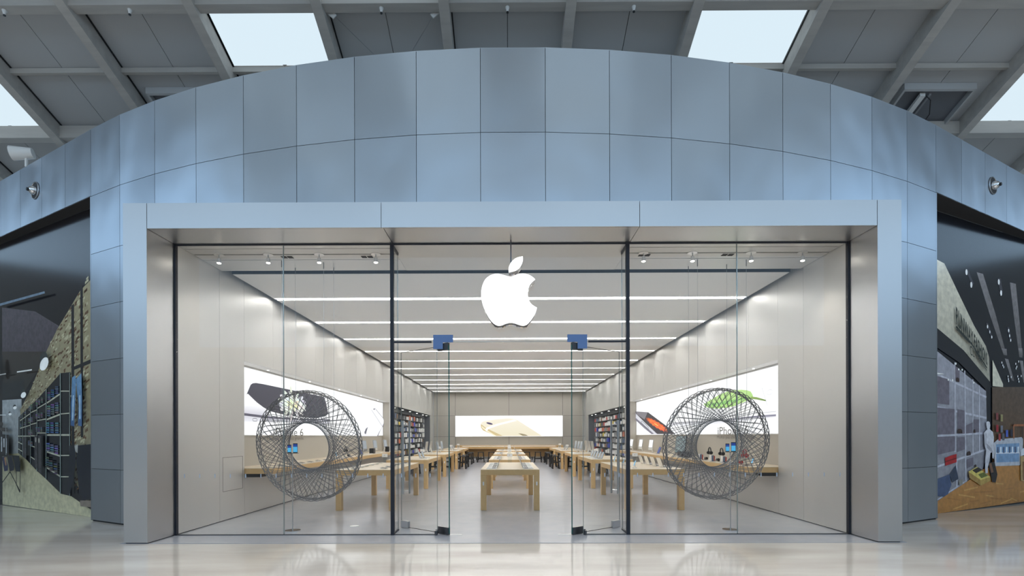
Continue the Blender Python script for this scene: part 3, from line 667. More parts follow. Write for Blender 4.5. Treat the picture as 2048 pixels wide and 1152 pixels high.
A.poly([(3.260,1.271),(3.567,1.375),(3.582,1.160),(3.274,1.151)], (200, 202, 208))
# crate with stencil arrows
A.poly([(3.260,1.137),(3.731,1.143),(3.731,0.492),(3.274,0.556)], (168, 138, 92)); A.poly([(3.362,1.004),(3.701,1.007),(3.701,0.547),(3.376,0.566)], (120, 84, 50))
for x_ in (580, 596):
    pass
for q_ in ([(3.479,0.876),(3.493,0.626)], [(3.582,0.873),(3.597,0.622)], [(3.435,0.977),(3.656,0.976)], [(3.435,0.592),(3.656,0.588)]): A.line(q_[0], q_[1], .035, (40, 32, 26))
# display box, bag
A.poly([(0.932,0.840),(1.285,0.941),(1.862,0.690),(1.443,0.549),(1.417,0.633)], (196, 178, 96)); A.poly([(0.932,0.840),(1.417,0.649),(1.443,0.515),(0.975,0.698)], (150, 120, 66)); A.poly([(1.417,0.639),(1.856,0.690),(1.869,0.609),(1.443,0.515)], (168, 138, 74))
A.poly([(1.079,0.868),(1.329,0.927),(1.519,0.862),(1.241,0.797)], (52, 46, 40)); A.poly([(1.329,0.768),(1.571,0.810),(1.751,0.727),(1.468,0.677)], (96, 100, 48))
A.poly([(1.764,1.006),(2.040,1.033),(2.094,0.913),(2.174,0.740),(2.094,0.556),(1.935,0.579),(1.856,0.785)], (40, 34, 34)); A.poly([(1.797,0.988),(1.895,1.013),(2.001,0.797),(1.895,0.783)], (110, 78, 60))
# mannequin figure of the print
A.poly([(1.687,1.861),(1.687,1.928),(1.751,1.956),(1.830,1.936),(1.856,1.862),(1.830,1.778),(1.895,1.745),(1.974,1.711),(2.014,1.593),(2.001,1.423),(2.027,1.254),(2.001,1.102),(1.948,1.120),(1.935,1.255),(1.862,1.239),(1.817,1.055),(1.751,0.922),(1.738,0.782),(1.635,0.785),(1.622,0.925),(1.635,1.126),(1.674,1.292),(1.609,1.393),(1.596,1.594),(1.583,1.694),(1.648,1.734),(1.725,1.768)], (205, 204, 210), (180, 178, 186))
A.poly([(1.687,1.459),(1.895,1.350),(1.961,1.255),(1.908,1.242),(1.712,1.352)], (150, 148, 156)); A.poly([(1.648,1.677),(1.687,1.677),(1.674,1.426),(1.635,1.426)], (160, 158, 166))
# fascia writing, drawn in the fascia's own perspective
TLc, BLc = [(0.428,4.412),(0.433,4.026)]
TRc, BRc = [(1.732,3.494),(1.732,3.202)]
def warp(a, b, TL, BL, TR, BR_):
    w0, w1 = 1.0, 1.42          # the far end reads smaller
    t = a*w0 / (a*w0 + (1-a)*w1) if False else 1 - (1-a)**1.18
    p = [TL[i] + (TR[i]-TL[i])*t for i in (0, 1)]; q = [BL[i] + (BR_[i]-BL[i])*t for i in (0, 1)]
    return (q[0] + (p[0]-q[0])*b, q[1] + (p[1]-q[1])*b)
vs, fs = text_mesh('RUNWAY FASHIONS', 1.0, 1.02, off=0.03)
x0, x1 = min(v[0] for v in vs), max(v[0] for v in vs); y0, y1 = min(v[1] for v in vs), max(v[1] for v in vs)
A.mesh_uv([warp((v[0]-x0)/(x1-x0), (v[1]-y0)/(y1-y0), TLc, BLc, TRc, BRc) for v in vs], fs, (40, 48, 46))
for (p_, q_, w_) in (([(0.433,3.975)][0], [(1.067,3.646)][0], .045), ([(1.067,3.646)][0], [(1.712,3.151)][0], .04), ([(0.451,3.923)][0], [(0.975,3.665)][0], .02), ([(1.191,3.523)][0], [(1.699,3.097)][0], .02)): A.line(p_, q_, w_, (40, 48, 46))
vs, fs = text_mesh('CL 1908', 1.0, 1.0)
x0, x1 = min(v[0] for v in vs), max(v[0] for v in vs); y0, y1 = min(v[1] for v in vs), max(v[1] for v in vs)
q_ = [(0.981,3.626),(0.993,3.412),(1.494,3.388),(1.481,3.264)]
A.mesh_uv([warp((v[0]-x0)/(x1-x0), (v[1]-y0)/(y1-y0), q_[0], q_[1], q_[2], q_[3]) for v in vs], fs, (48, 54, 52))
A.build('printed_picture', HR, 'print')

# ---------------------------------------------------------------- hall roof
roof = structure('ceiling')
SL = 0.40
RIDGE = -0.6  # unseen rear slope beyond it is shaped for reflections in the front
def zb(y): return 16.49 - SL*(y if y >= RIDGE else 2*RIDGE - y)      # underside of the rafters
RY0, RY1 = RIDGE, 26.0
ang = math.atan(SL)
def sloped(x0, x1, y0, y1, d0, d1):
    mb = MB(); v = []
    for d in (d0, d1):
        for x, y in ((x0,y0),(x1,y0),(x1,y1),(x0,y1)): v.append((x, y, zb(y)+d))
    return mb.add(v, [(3,2,1,0),(4,5,6,7),(0,1,5,4),(1,2,6,5),(2,3,7,6),(3,0,4,7)])
RX = [-1.5 + 3*i for i in range(-8, 10)]
for x in RX:
    sloped(x - .12, x + .12, RY0, RY1, 0, .48).build('rafter', roof, 'timber'); sloped(x - .12, x + .12, -9.96, RY0, 0, .48).build('rafter', roof, 'timber')
PYS = [11.88 + 1.56*k for k in range(-14, 9)]
for i, y in enumerate(PYS):
    big = (i % 2 == 0)
    w_, d0, d1 = (.13, .10, .46) if big else (.05, .33, .46)
    for xa, xb in zip(RX[:-1], RX[1:]):
        B(xa + .12, xb - .12, y - w_, y + w_, zb(y) + d0, zb(y) + d1).build('purlin', roof, 'timber')
LIGHT = set()
for ia, ya in enumerate(PYS[:-1]):
    yb_ = PYS[ia+1]
    for ib, xa in enumerate(RX[:-1]):
        xb = RX[ib+1]; bay = round((xa + 1.5) / 3)      # 0 is the middle bay
        row = ia - 14
        sky = (row == 0 and bay in (-2, 2)) or (row == 1 and bay in (-5, 5)) or (row == -1 and bay in (-1,)) or \
              (row in (-3, -4, -5) and bay in (-5, -4, -2, -1, 1, 2, 4, 5)) or (row <= -6 and bay % 3 != 0)  # out-of-view rows added so bluish sky reflects in the metal front
        if sky:
            sloped(xa, xb, ya, yb_, .50, .51).build('skylight_sheet', roof, 'skyglass')
            fr = MB()
            for u in (xa + .12, xb - .15): fr2 = sloped(u, u + .03, ya, yb_, .44, .50); fr.add(fr2.v, fr2.f)
            fr.build('skylight_frame', roof, 'black')
        else:
            xm = (xa + xb)/2
            sloped(xa, xm - .008, ya + .0, yb_ - .0, .48, .53).build('roof_panel', roof, 'roofpanel')
            sloped(xm + .008, xb, ya + .0, yb_ - .0, .48, .53).build('roof_panel', roof, 'roofpanel')
            sloped(xm - .05, xm + .05, ya, yb_, .531, .55).build('joint_cover', roof, 'dark')
# black strip standing in for the shadow gap along one side of each rafter
for x in RX: sloped(x + .122, x + .15, RY0, RY1, .44, .478).build('rafter_shadow', roof, 'dark')
# diagonal tie rods with plates in the bay left of the middle
tie = MB(); ya, yb_ = 12.05, 14.9
tie.tube([(-4.3, ya, zb(ya)+.25), (-1.7, yb_, zb(yb_)+.25)], .008); tie.tube([(-1.7, ya, zb(ya)+.25), (-4.3, yb_, zb(yb_)+.25)], .008)
tie.build('tie_rod', roof, 'steel')
for x, s in ((-4.28, 1), (-1.72, -1)):
    T = Matrix.Translation((x, 12.07, zb(12.07)+.22)) @ Matrix.Rotation(s*R(40), 4, 'Y')
    MB().box(-.14, .14, -.015, .015, -.06, .06, T).build('tie_plate', roof, 'white')
# service hatch recess in the roof, right and left
for cx_, s in ((12.0, 1), (-9.1, -1)):
    h = MB()
    for a_ in ((cx_-1.0, cx_+1.0, 13.9, 13.96), (cx_-1.0, cx_+1.0, 16.6, 16.66), (cx_-1.0, cx_-.94, 13.96, 16.6), (cx_+.94, cx_+1.0, 13.96, 16.6)):
        f_ = sloped(*a_, .30, .47); h.add(f_.v, f_.f)
    h.build('hatch_frame', roof, 'roofpanel')
    sloped(cx_-.94, cx_+.94, 13.96, 16.6, .46, .478).build('hatch_lid', roof, 'shelfgrey')
TL_ = empty('tube_lamp', (11.75, 14.6, zb(14.6)+.3), 'slim white tube lamp fitting fixed inside the roof hatch on the right', 'lamp')
f_ = sloped(11.55, 11.70, 14.05, 15.6, .27, .36); MB().add(f_.v, f_.f).build('body', TL_, 'white')
f_ = sloped(11.80, 11.86, 14.05, 15.6, .30, .36); MB().add(f_.v, f_.f).build('tube', TL_, 'grey')
cable = MB().tube([(11.7, 14.05, zb(14.05)+.3), (11.85, 14.06, zb(14.05)+.16), (12.02, 14.3, zb(14.3)+.02), (11.98, 14.7, zb(14.7)-.08), (11.75, 15.0, zb(15)-.05), (11.5, 15.2, zb(15.2)+.15)], .014, 6).build('dangling_cable', None, 'black', smooth=True)
tag(cable, 'thin black cable dangling in a loop below the roof hatch', 'cable')
# pendant sprinklers under the purlin
proto = empty('ceiling_sensor', (0, 0, 0), '', 'sensor', 'white ceiling sensors under the front roof beam')
MB().cyl(0, 0, -.02, .0, .05, 12).cyl(0, 0, -.11, -.02, .022, 10, .045).build('housing', proto, 'white', smooth=True)
MB().cyl(0, 0, -.135, -.11, .028, 10).build('lens', proto, 'black')
used = [False]
for x, nm in ((-12, 'small white sensor under the roof beam at the far left corner'), (-9, 'small white sensor under the roof beam left of the left skylight'),
              (-3, 'small white sensor under the roof beam above the crossed tie rods'), (0, 'small white sensor under the roof beam above the middle of the front'),
              (3, 'small white sensor under the roof beam just left of the right skylight')):
    place(proto, used, (x, 11.88, zb(11.88)+.10), 0, nm)
# floodlight on the rim, left
FL = empty('floodlight', (-10.75, 11.1, 7.70), 'white round-fronted floodlight perched on the left end of the metal rim', 'floodlight')
T = Matrix.Translation((-10.85, 11.1, 7.98)) @ Matrix.Rotation(R(-100), 4, 'Y') @ Matrix.Rotation(R(20), 4, 'X')
MB().cyl(0, 0, -.22, .17, .11, 20, .15, T=T).build('body', FL, 'white', smooth=True)
MB().cyl(0, 0, .171, .18, .13, 20, T=T).build('lens', FL, 'grey')
MB().box(-.02, .02, -.02, .02, 0, .28, Matrix.Translation((-10.75, 11.12, 7.69))).build('bracket', FL, 'white')
# dome cameras recessed in the lintels
for s, e, lab in ((-1, e0, 'round recessed chrome security camera in the left metal lintel'), (1, e1, 'round recessed chrome security camera in the right metal lintel')):
    along = 2.42 if s < 0 else 2.47
    c = Vector((e[0] + s*along*tx, e[1] + along*ty)); n_ = Vector((ty*s*1.0 * (1 if s > 0 else 1), -tx)) if s > 0 else Vector((-ty, -tx))
    z = 7.05 if s < 0 else 7.07
    CM = empty('security_camera', (c.x, c.y, z), lab, 'camera')
    rot = Vector((n_.x, n_.y, 0)).to_track_quat('Z', 'Y').to_matrix().to_4x4(); T = Matrix.Translation((c.x, c.y, z)) @ rot
    MB().cyl(0, 0, .0, .012, .175, 28, T=T).build('recess', CM, 'soffit_dark')
    ring = MB().tube([tuple(T @ Vector((.178*math.cos(t), .178*math.sin(t), .012))) for t in [2*math.pi*i/28 for i in range(28)]], .012, 6, True).build('rim', CM, 'steel', smooth=True)
    mb = MB()
    for j in range(4):
        r0, r1 = .1*math.cos(j*math.pi/8), .1*math.cos((j+1)*math.pi/8); mb.cyl(.02*s, 0, .012 + .11*math.sin(j*math.pi/8), .012 + .11*math.sin((j+1)*math.pi/8), r0, 20, max(r1, .002), T=T)
    mb.build('dome', CM, 'chrome', smooth=True); MB().cyl(.03*s, -.01, .08, .14, .035, 16, T=T).build('lens', CM, 'black')

# ---------------------------------------------------------------- vestibule spotlights
proto = empty('spotlight', (0,0,0), '', 'spotlight', 'spotlights in the slot behind the glass front')
MB().cyl(0, 0, .0, .006, .085, 20).build('ceiling_plate', proto, 'alu')
MB().cyl(0, 0, -.06, 0, .009, 8).build('stem', proto, 'steel')
MB().cyl(0, 0, -.14, -.055, .036, 16, .03).build('housing', proto, 'chrome', smooth=True)
MB().cyl(0, 0, -.146, -.141, .031, 16).build('lamp_face', proto, 'lamp')
used = [False]
for x, nm in ((-5.1, 'leftmost'), (-4.23, 'second from left'), (-3.33, 'third from left'), (-2.33, 'fourth from left, beside the left black post'),
              (2.38, 'fourth from right, beside the right black post'), (3.24, 'third from right'), (4.27, 'second from right'), (5.17, 'rightmost')):
    sp = place(proto, used, (x, 8.80, ZH - .006), 0, 'small chrome spotlight in the entrance ceiling slot, ' + nm)
    ld = bpy.data.lights.new('spot_beam', 'SPOT'); ld.energy = 28; ld.spot_size = R(95); ld.spot_blend = 0.8; ld.color = (1, .9, .76); ld.shadow_soft_size = .03
    lo = bpy.data.objects.new('spot_beam', ld); COL.objects.link(lo); lo.parent = sp; lo.location = (0, 0, -.16)

# ---------------------------------------------------------------- light boxes
def lightbox(X, sgn, label):
    L = empty('light_box', (X, 17, 1.68), label, 'light box')
    xa, xb = sorted((X, X + sgn*.03))
    B(xa, xb, 10.5, 23.38, 1.67, 3.235).build('frame', L, 'white')
    def f(u, v, d): return (X - sgn*(.002 + d), u, v)
    A = Art(f, .0005); A.poly([(10.52, 1.69), (23.36, 1.69), (23.36, 3.2), (10.52, 3.2)], (252, 252, 253))
    return L, A
LB, A = lightbox(-5.88, -1, 'long glowing white picture on the left wall with a dark phone and white flower')
A.poly([(11.026,2.363),(11.749,2.391),(12.230,2.284),(12.272,2.150),(11.026,2.163)], (250, 250, 252), (205, 203, 214))
A.poly([(11.026,2.172),(12.272,2.144),(14.053,2.153),(16.439,2.204),(16.454,2.144),(16.364,2.061),(14.053,2.038),(12.272,2.019),(11.026,1.981)], (196, 194, 206), (236, 236, 242))
A.poly([(11.026,2.178),(12.272,2.150),(14.053,2.160),(16.439,2.215),(16.424,2.171),(14.053,2.114),(12.272,2.090),(11.026,2.123)], (92, 90, 104))
for q_ in ([(11.456,2.055),(11.486,2.071),(11.627,2.076),(11.657,2.058),(11.657,2.027),(11.627,2.011),(11.486,2.010),(11.456,2.025),(11.456,2.055)], [(11.945,2.052),(12.148,2.063),(12.663,2.064),(12.717,2.049),(12.663,2.018),(12.148,2.011),(11.945,2.017),(11.945,2.052)]): A.path(q_, .012, (90, 90, 100))
A.poly([(11.181,2.598),(11.269,2.714),(11.358,2.831),(11.449,2.874),(11.597,2.898),(11.945,2.907),(13.523,2.908),(15.787,2.911),(15.927,2.890),(16.084,2.690),(16.252,2.406),(16.142,2.343),(15.927,2.292),(15.380,2.224),(14.994,2.204),(14.053,2.202),(13.223,2.213),(12.663,2.248),(12.272,2.278),(11.945,2.354),(11.635,2.451),(11.412,2.543),(11.241,2.618)], (74, 73, 84), (66, 64, 74))
fc = [(13.584,2.529)][0]; rr_ = random.Random(2)
for ring, (n_, rx, ry, c_) in enumerate(((15, .92, .30, (222, 224, 222)), (12, .70, .23, (238, 240, 234)), (9, .42, .15, (226, 228, 190)))):
    for i in range(n_):
        t = 2*math.pi*(i + .5*ring)/n_; cx_, cz_ = fc[0] + .62*rx*math.cos(t), fc[1] + .62*ry*math.sin(t)
        A.ell(cx_, cz_, .36*rx, .11*ry*2.2, tuple(k + rr_.randint(-12, 10) for k in c_), 10, rot=math.atan2(ry*math.sin(t), rx*math.cos(t)))
# pale phone at the far end
A.poly([(21.307,2.784),(21.785,2.905),(22.062,2.886),(23.377,2.462),(23.490,2.352),(23.355,2.177),(22.701,1.887),(22.284,1.660),(19.709,1.659),(19.590,2.092)], (248, 248, 250), (240, 240, 244))
A.path([(21.289,2.791),(23.133,2.116)], .03, (178, 178, 186)); A.path([(21.834,2.886),(23.243,2.514),(23.468,2.380),(23.355,2.234),(23.111,2.073)], .03, (150, 150, 160))
A.poly([(23.490,2.295),(23.355,2.163),(22.754,1.901),(22.366,1.660),(22.203,1.660),(22.595,1.858),(23.111,2.073)], (120, 118, 132)); A.ell(*[(21.726,2.833)][0], .10, .035, (86, 82, 104), 14)
A.poly([(20.761,2.043),(20.656,1.946),(20.456,1.739),(20.285,1.763),(20.260,1.824),(20.456,1.963)], (104, 104, 116))
A.build('picture', LB, 'poster')
RB, A = lightbox(5.97, 1, 'long glowing right wall picture with a green leaf and an orange flower phone')
A.poly([(11.178,2.106),(11.930,2.117),(12.700,2.105),(13.159,2.093),(14.186,2.076),(15.718,2.083),(18.519,2.115),(18.519,1.993),(14.761,1.972),(12.700,2.011),(11.178,2.060)], (214, 213, 222), (240, 240, 244))
A.poly([(11.178,2.119),(11.930,2.123),(12.700,2.115),(13.159,2.106),(13.653,2.094),(13.653,2.072),(12.700,2.078),(11.178,2.078)], (140, 138, 156)); A.path([(11.178,2.181),(12.926,2.183),(14.186,2.193)], .012, (190, 190, 198))
for q_ in ([(15.130,2.035),(15.092,2.059),(14.993,2.061),(14.993,2.031),(15.130,2.035)], [(14.968,2.060),(14.672,2.072),(14.631,2.046),(14.702,2.024),(14.968,2.031)]): A.path(q_, .014, (80, 80, 92))
A.poly([(15.308,2.600),(14.882,2.681),(14.186,2.797),(13.653,2.848),(13.159,2.840),(12.834,2.819),(12.525,2.778),(12.334,2.729),(12.259,2.665),(12.206,2.597),(12.334,2.539),(12.700,2.488),(13.159,2.432),(13.653,2.407),(14.186,2.413),(14.642,2.438),(15.067,2.500)], (190, 226, 146), (166, 212, 118))
A.poly([(15.193,2.588),(13.653,2.601),(12.272,2.586),(12.700,2.555),(13.653,2.511),(14.642,2.513)], (140, 198, 112)); 
for q_ in ([(14.761,2.581),(13.653,2.781)], [(14.186,2.579),(13.065,2.786)], [(13.653,2.583),(12.568,2.728)], [(14.410,2.563),(13.653,2.439)], [(13.653,2.574),(13.065,2.452)], [(13.159,2.575),(12.612,2.507)]): A.line(q_[0], q_[1], .01, (206, 238, 176))
A.poly([(12.313,2.605),(12.028,2.567),(11.584,2.466),(11.599,2.439),(12.028,2.511),(12.334,2.550)], (150, 178, 98), (110, 134, 72))
t_ = [(11.417,2.633)][0]; A.path([(t_[0] + .13*math.cos(a_), t_[1] + .055*math.sin(a_)) for a_ in [2*math.pi*i/24 for i in range(25)]], .008, (205, 205, 212)); A.line(*[(11.756,2.775),(11.511,2.338)], .01, (190, 190, 196))
A.poly([(23.679,2.639),(23.554,2.755),(23.387,2.787),(21.316,2.644),(20.060,2.310),(18.835,2.007),(17.847,1.706),(20.839,1.715),(22.030,1.987),(23.611,2.427)], (176, 174, 186), (150, 148, 162))
A.poly([(23.277,2.657),(20.060,1.713),(20.434,1.714),(23.387,2.491)], (214, 214, 222)); A.poly([(23.701,2.617),(23.554,2.425),(20.804,1.715),(20.476,1.714),(23.387,2.462)], (116, 112, 126))
A.poly([(23.476,2.785),(21.307,2.639),(19.739,2.240),(18.552,1.934),(17.847,1.706),(19.979,1.712),(21.643,2.165),(23.277,2.657)], (58, 54, 60)); A.poly([(23.365,2.774),(21.399,2.643),(21.874,2.351),(23.146,2.628)], (128, 124, 130))
A.path([(22.430,2.287),(22.309,2.300),(21.643,2.125),(21.224,1.974),(21.252,1.923),(21.381,1.938),(21.932,2.079),(22.430,2.252),(22.430,2.287)], .02, (70, 68, 80))
fl = [(20.060,2.091),(21.596,2.440),(18.692,1.742),(19.352,2.087),(20.821,2.107)]; cc_ = Vector(fl[0]); ax = Vector(fl[2]) - Vector(fl[1]); bx_ = Vector(fl[3]) - Vector(fl[4])
for ring, (n_, s_, c_) in enumerate(((17, 1.0, (226, 96, 48)), (14, .78, (240, 124, 66)), (10, .5, (232, 106, 52)), (7, .24, (246, 200, 96)))):
    for i in range(n_):
        t = 2*math.pi*(i + .4*ring)/n_; dv = (ax*math.cos(t) + bx_*math.sin(t)*1.0)*.5*s_; wv = (-ax*math.sin(t) + bx_*math.cos(t))*.5*s_*.22
        A.poly([tuple(cc_), tuple(cc_ + dv*.6 + wv), tuple(cc_ + dv), tuple(cc_ + dv*.6 - wv)], tuple(max(0, min(255, k + rr_.randint(-14, 12))) for k in c_))
A.build('picture', RB, 'poster')
BB = empty('light_box', (0.03, YB, 1.61), 'wide glowing white picture of a gold phone on the back wall', 'light box')
B(-3.95, 4.01, YB - .06, YB, 1.60, 3.16).build('frame', BB, 'white')
A = Art(lambda u, v, d: (u, YB - .062 - d, v), .0005)
A.poly([(-3.93, 1.62), (3.99, 1.62), (3.99, 3.14), (-3.93, 3.14)], (252, 252, 253))
A.poly([(-2.055,2.546),(-2.007,2.658),(-1.847,2.739),(-1.046,2.867),(-0.165,2.947),(0.315,2.931),(0.636,2.835),(2.478,1.649),(-0.966,1.649),(-1.887,2.066),(-2.039,2.322)], (238, 232, 214), (230, 222, 196))
A.poly([(-2.055,2.522),(-1.991,2.498),(-1.670,2.242),(-0.421,1.649),(-0.950,1.649),(-1.887,2.066),(-2.039,2.282)], (206, 188, 142)); A.poly([(-1.991,2.282),(-1.670,2.018),(-1.046,1.649),(-0.886,1.649),(-1.606,2.098),(-1.975,2.402)], (240, 230, 200))
A.poly([(-1.735,2.146),(-1.606,2.282),(-0.886,2.546),(0.396,2.867),(0.636,2.771),(-0.645,2.466),(-1.486,2.178),(-1.622,1.986)], (252, 251, 246))
A.ell(*[(-1.406,2.578)][0], .24, .07, (92, 82, 112), 16, rot=-.25); A.poly([(0.716,1.842),(0.956,1.826),(1.276,1.746),(1.453,1.649),(1.052,1.649)], (150, 138, 108))
A.build('picture', BB, 'poster')

pr = empty('recess_light', (0,0,0), '', 'downlight', 'small lights over the lit pictures'); MB().cyl(0, 0, -.006, 0, .035, 12).build('ring', pr, 'white'); MB().cyl(0, 0, -.010, -.0065, .025, 12).build('lamp_face', pr, 'tinylamp')
ru = [False]
for X, s, nm in ((XL, -1, 'left'), (XR, 1, 'right')):
    for j in range(5):
        place(pr, ru, (X + s*.17, 11.9 + 2.5*j, 3.239), 0, '%s tiny round light above the %s wall picture, counted from the entrance' % (ORD[j].replace('nearest', 'first'), nm))

# wall lettering under / over the pictures
def lettering(txt, X, sgn, y0, y1, z0, z1, label, d=0.0):
    full, _ = text_mesh(txt); x0, x1 = min(v[0] for v in full), max(v[0] for v in full); sx = (y1 - y0)/(x1 - x0)
    ya, yb_ = min(v[1] for v in full), max(v[1] for v in full)
    T_ = empty('wall_lettering', (X - sgn*d, (y0+y1)/2, z0), label, 'lettering')
    adv = 0.0; pos = []
    for k in range(len(txt)):            # advance widths measured against a fixed end letter
        a_, _ = text_mesh(txt[:k+1] + 'I'); b_, _ = text_mesh('I')
        pos.append(adv); adv = max(v[0] for v in a_) - max(v[0] for v in b_)
    for ch, px_ in zip(txt, pos):
        if ch == ' ': continue
        vs, fs = text_mesh(ch)
        mb = MB(); mb.add([(X - sgn*d, y0 + (v[0]+px_-x0)*sx, z0 + (v[1]-ya)/(yb_-ya)*(z1-z0)) for v in vs], fs)
        o = mb.build('letter', T_, 'textgrey')
        if ch in 'iù': o['kind'] = 'stuff'
    return T_
lettering('iPhone 6', -5.88, -1, 12.35, 14.15, 1.665, 1.875, 'large thin grey lettering reading iPhone 6 at the foot of the left wall picture', .06)
lettering('Molto più che più grande.', -5.90, -1, 12.15, 14.35, 1.535, 1.645, 'small grey lettering on the left wall just below the picture', .02)
lettering('iPhone 6', 5.97, 1, 14.15, 12.35, 1.675, 1.885, 'large thin grey lettering reading iPhone 6 at the foot of the right wall picture', .06)
lettering('Molto più che più grande.', 5.99, 1, 14.35, 12.15, 1.535, 1.645, 'small grey lettering on the right wall just below the picture', .02)

# ---------------------------------------------------------------- ledges under the pictures
for X, s, nm in ((XL, -1, 'left'), (XR, 1, 'right')):
    S = empty('wall_ledge', (X, 16.9, .86), 'long thick maple ledge running along the %s wall under the lit picture' % nm, 'ledge')
    xa, xb = sorted((X + s*.345, X - s*.58))
    B(xa, xb, 10.52, 23.38, .865, .975).build('body', S, 'maple', bevel=.004); B(xa, xb, 10.52, 23.38, .976, .985).build('top', S, 'maplelit')
    xa, xb = sorted((X - s*.02, X - s*.30)); B(xa, xb, 10.56, 10.9, .79, .864).build('cash_drawer', S, 'black', bevel=.01)

# ---------------------------------------------------------------- tables
def make_table():
    t = empty('display_table', (0,0,0), '', 'table')
    W, L, H, l = 1.30, 3.0, .91, .125
    B(-W/2, W/2, 0, L, H - .125, H - .008).build('apron', t, 'maple', bevel=.003)
    B(-W/2, W/2, 0, L, H - .0075, H).build('tabletop', t, 'maplelit')
    for x0 in (-W/2, W/2 - l):
        for y0 in (0, L - l): B(x0, x0 + l, y0, y0 + l, 0.006, H - .1255).build('leg', t, 'maple', bevel=.003)
    B(-W/2 + .045, -W/2 + .075, -.004, 0, .56, .64).build('socket', t, 'white'); B(W/2 - .075, W/2 - .045, -.004, 0, .56, .64).build('socket', t, 'white')
    return t
TP = make_table(); used = [False]; TR_ = {}
rowsY = [11.05, 15.6, 20.15, 24.7, 28.7]
for col, cx_, nm in (('c', .03, 'middle'), ('l', -3.18, 'left'), ('r', 3.23, 'right')):
    for i, y in enumerate(rowsY[:4] if col == 'c' else rowsY):
        o = place(TP, used, (cx_, y, 0), 0, 'long pale maple display table, %s of the %s row counted from the entrance' % (ORD[i].replace('nearest', 'first'), nm), '%s row of display tables' % nm)
        TR_[col, i] = (cx_, y)
HT = .911

# products -------------------------------------------------------
def make_laptop():
    t = empty('laptop', (0,0,0), '', 'laptop')        # faces -Y
    B(-.165, .165, -.23, 0, 0, .014).build('base', t, 'alu', bevel=.003); B(-.14, .14, -.115, -.02, .0142, .016).build('keyboard', t, 'keys'); B(-.05, .05, -.215, -.13, .0142, .0155).build('trackpad', t, 'grey')
    T = Matrix.Translation((0, 0, .012)) @ Matrix.Rotation(R(-20), 4, 'X')
    l = MB().box(-.165, .165, .003, .008, 0, .225, T).build('lid', t, 'alu'); MB().box(-.165, .165, -.004, .0029, 0, .225, T).build('bezel', l, 'blackgloss'); MB().box(-.155, .155, -.0055, -.0042, .015, .215, T).build('screen', l, 'screengrey')
    return t
def make_imac(scr='screengrey'):
    t = empty('desktop_computer', (0,0,0), '', 'computer')
    T = Matrix.Translation((0, -.02, .10)) @ Matrix.Rotation(R(-8), 4, 'X')
    b = MB().box(-.27, .27, 0, .02, 0, .42, T).build('body', t, 'alu', bevel=.004)
    MB().box(-.262, .262, -.003, -.0005, .09, .412, T).build('screen', b, 'blackgloss'); MB().box(-.25, .25, -.005, -.0035, .10, .40, T).build('display', b, scr)
    mb = MB().box(-.1, .1, -.10, .1, 0, .008); mb.build('foot', t, 'alu', bevel=.003)
    MB().box(-.09, .09, -.004, .004, 0, .24, Matrix.Translation((0, .09, .0)) @ Matrix.Rotation(R(17), 4, 'X')).build('neck', t, 'alu')
    B(-.2, .2, -.26, -.14, 0, .012).build('keyboard', t, 'white')
    return t
def make_phone(scr='screenblue'):
    t = empty('phone_display', (0,0,0), '', 'phone')
    B(-.05, .05, -.05, .05, 0, .012).build('stand_base', t, 'white', bevel=.003)
    B(-.012, .012, .005, .02, .012, .10).build('stand_post', t, 'white')
    T = Matrix.Translation((0, -.02, .04)) @ Matrix.Rotation(R(-20), 4, 'X')
    p = MB().box(-.035, .035, 0, .008, 0, .14, T).build('phone_body', t, 'alu', bevel=.003); MB().box(-.031, .031, -.0015, -.0003, .012, .128, T).build('screen', p, scr)
    return t
def make_flat():
    t = empty('tablet', (0,0,0), '', 'tablet')
    T = Matrix.Rotation(R(9), 4, 'X')
    p = MB().box(-.1, .1, -.07, .07, .012, .02, T).build('body', t, 'alu', bevel=.003); MB().box(-.09, .09, -.062, .062, .0205, .0215, T).build('screen', p, 'blackgloss')
    B(-.06, .06, .02, .06, 0, .018).build('riser', t, 'acryl')
    return t
def make_card():
    t = empty('price_sign', (0,0,0), '', 'sign holder')
    B(-.055, .055, -.02, .02, 0, .16).build('acrylic_block', t, 'acryl'); B(-.075, .075, -.008, .008, .16, .255).build('sign_card', t, 'card'); B(-.02, .0, -.0095, -.0085, .2, .215).build('printed_mark', t, 'grey')
    return t
LP_ = make_laptop(); LPu = [False]; IM = make_imac(); IMu = [False]; PH = make_phone(); PHu = [False]; FT = make_flat(); FTu = [False]; CD = make_card(); CDu = [False]
cn = {'c': 'middle', 'l': 'left', 'r': 'right'}
def tname(c, i): return '%s %s-row table' % (ORD[i].replace('nearest', 'first'), cn[c])
def laptops(c, i, xoff, face, ys, side):
    cx_, y0 = TR_[c, i]
    for j, y in enumerate(ys):
        place(LP_, LPu, (cx_ + xoff, y0 + y, HT), R(-90) if face < 0 else R(90), '%s open silver laptop on the %s side of the %s' % (ORD[j], side, tname(c, i)), 'laptops on the %s' % tname(c, i))
for i in (0, 1, 2):
    ys = [.35, .85, 1.35, 1.85, 2.35]
    laptops('c', i, -.30, -1, ys, 'left'); laptops('c', i, .30, 1, ys, 'right')
laptops('c', 3, -.30, -1, [.5, 1.3], 'left'); laptops('c', 3, .30, 1, [.5, 1.3], 'right')
laptops('r', 0, .33, 1, [.6, 1.15, 1.7, 2.25], 'right'); laptops('r', 1, -.28, -1, [.35, .8, 1.3, 1.8, 2.3], 'left')
laptops('l', 1, .28, 1, [.9, 1.5], 'right'); laptops('l', 3, .3, 1, [.8, 1.6], 'right'); laptops('r', 3, -.3, -1, [.8, 1.6], 'left')
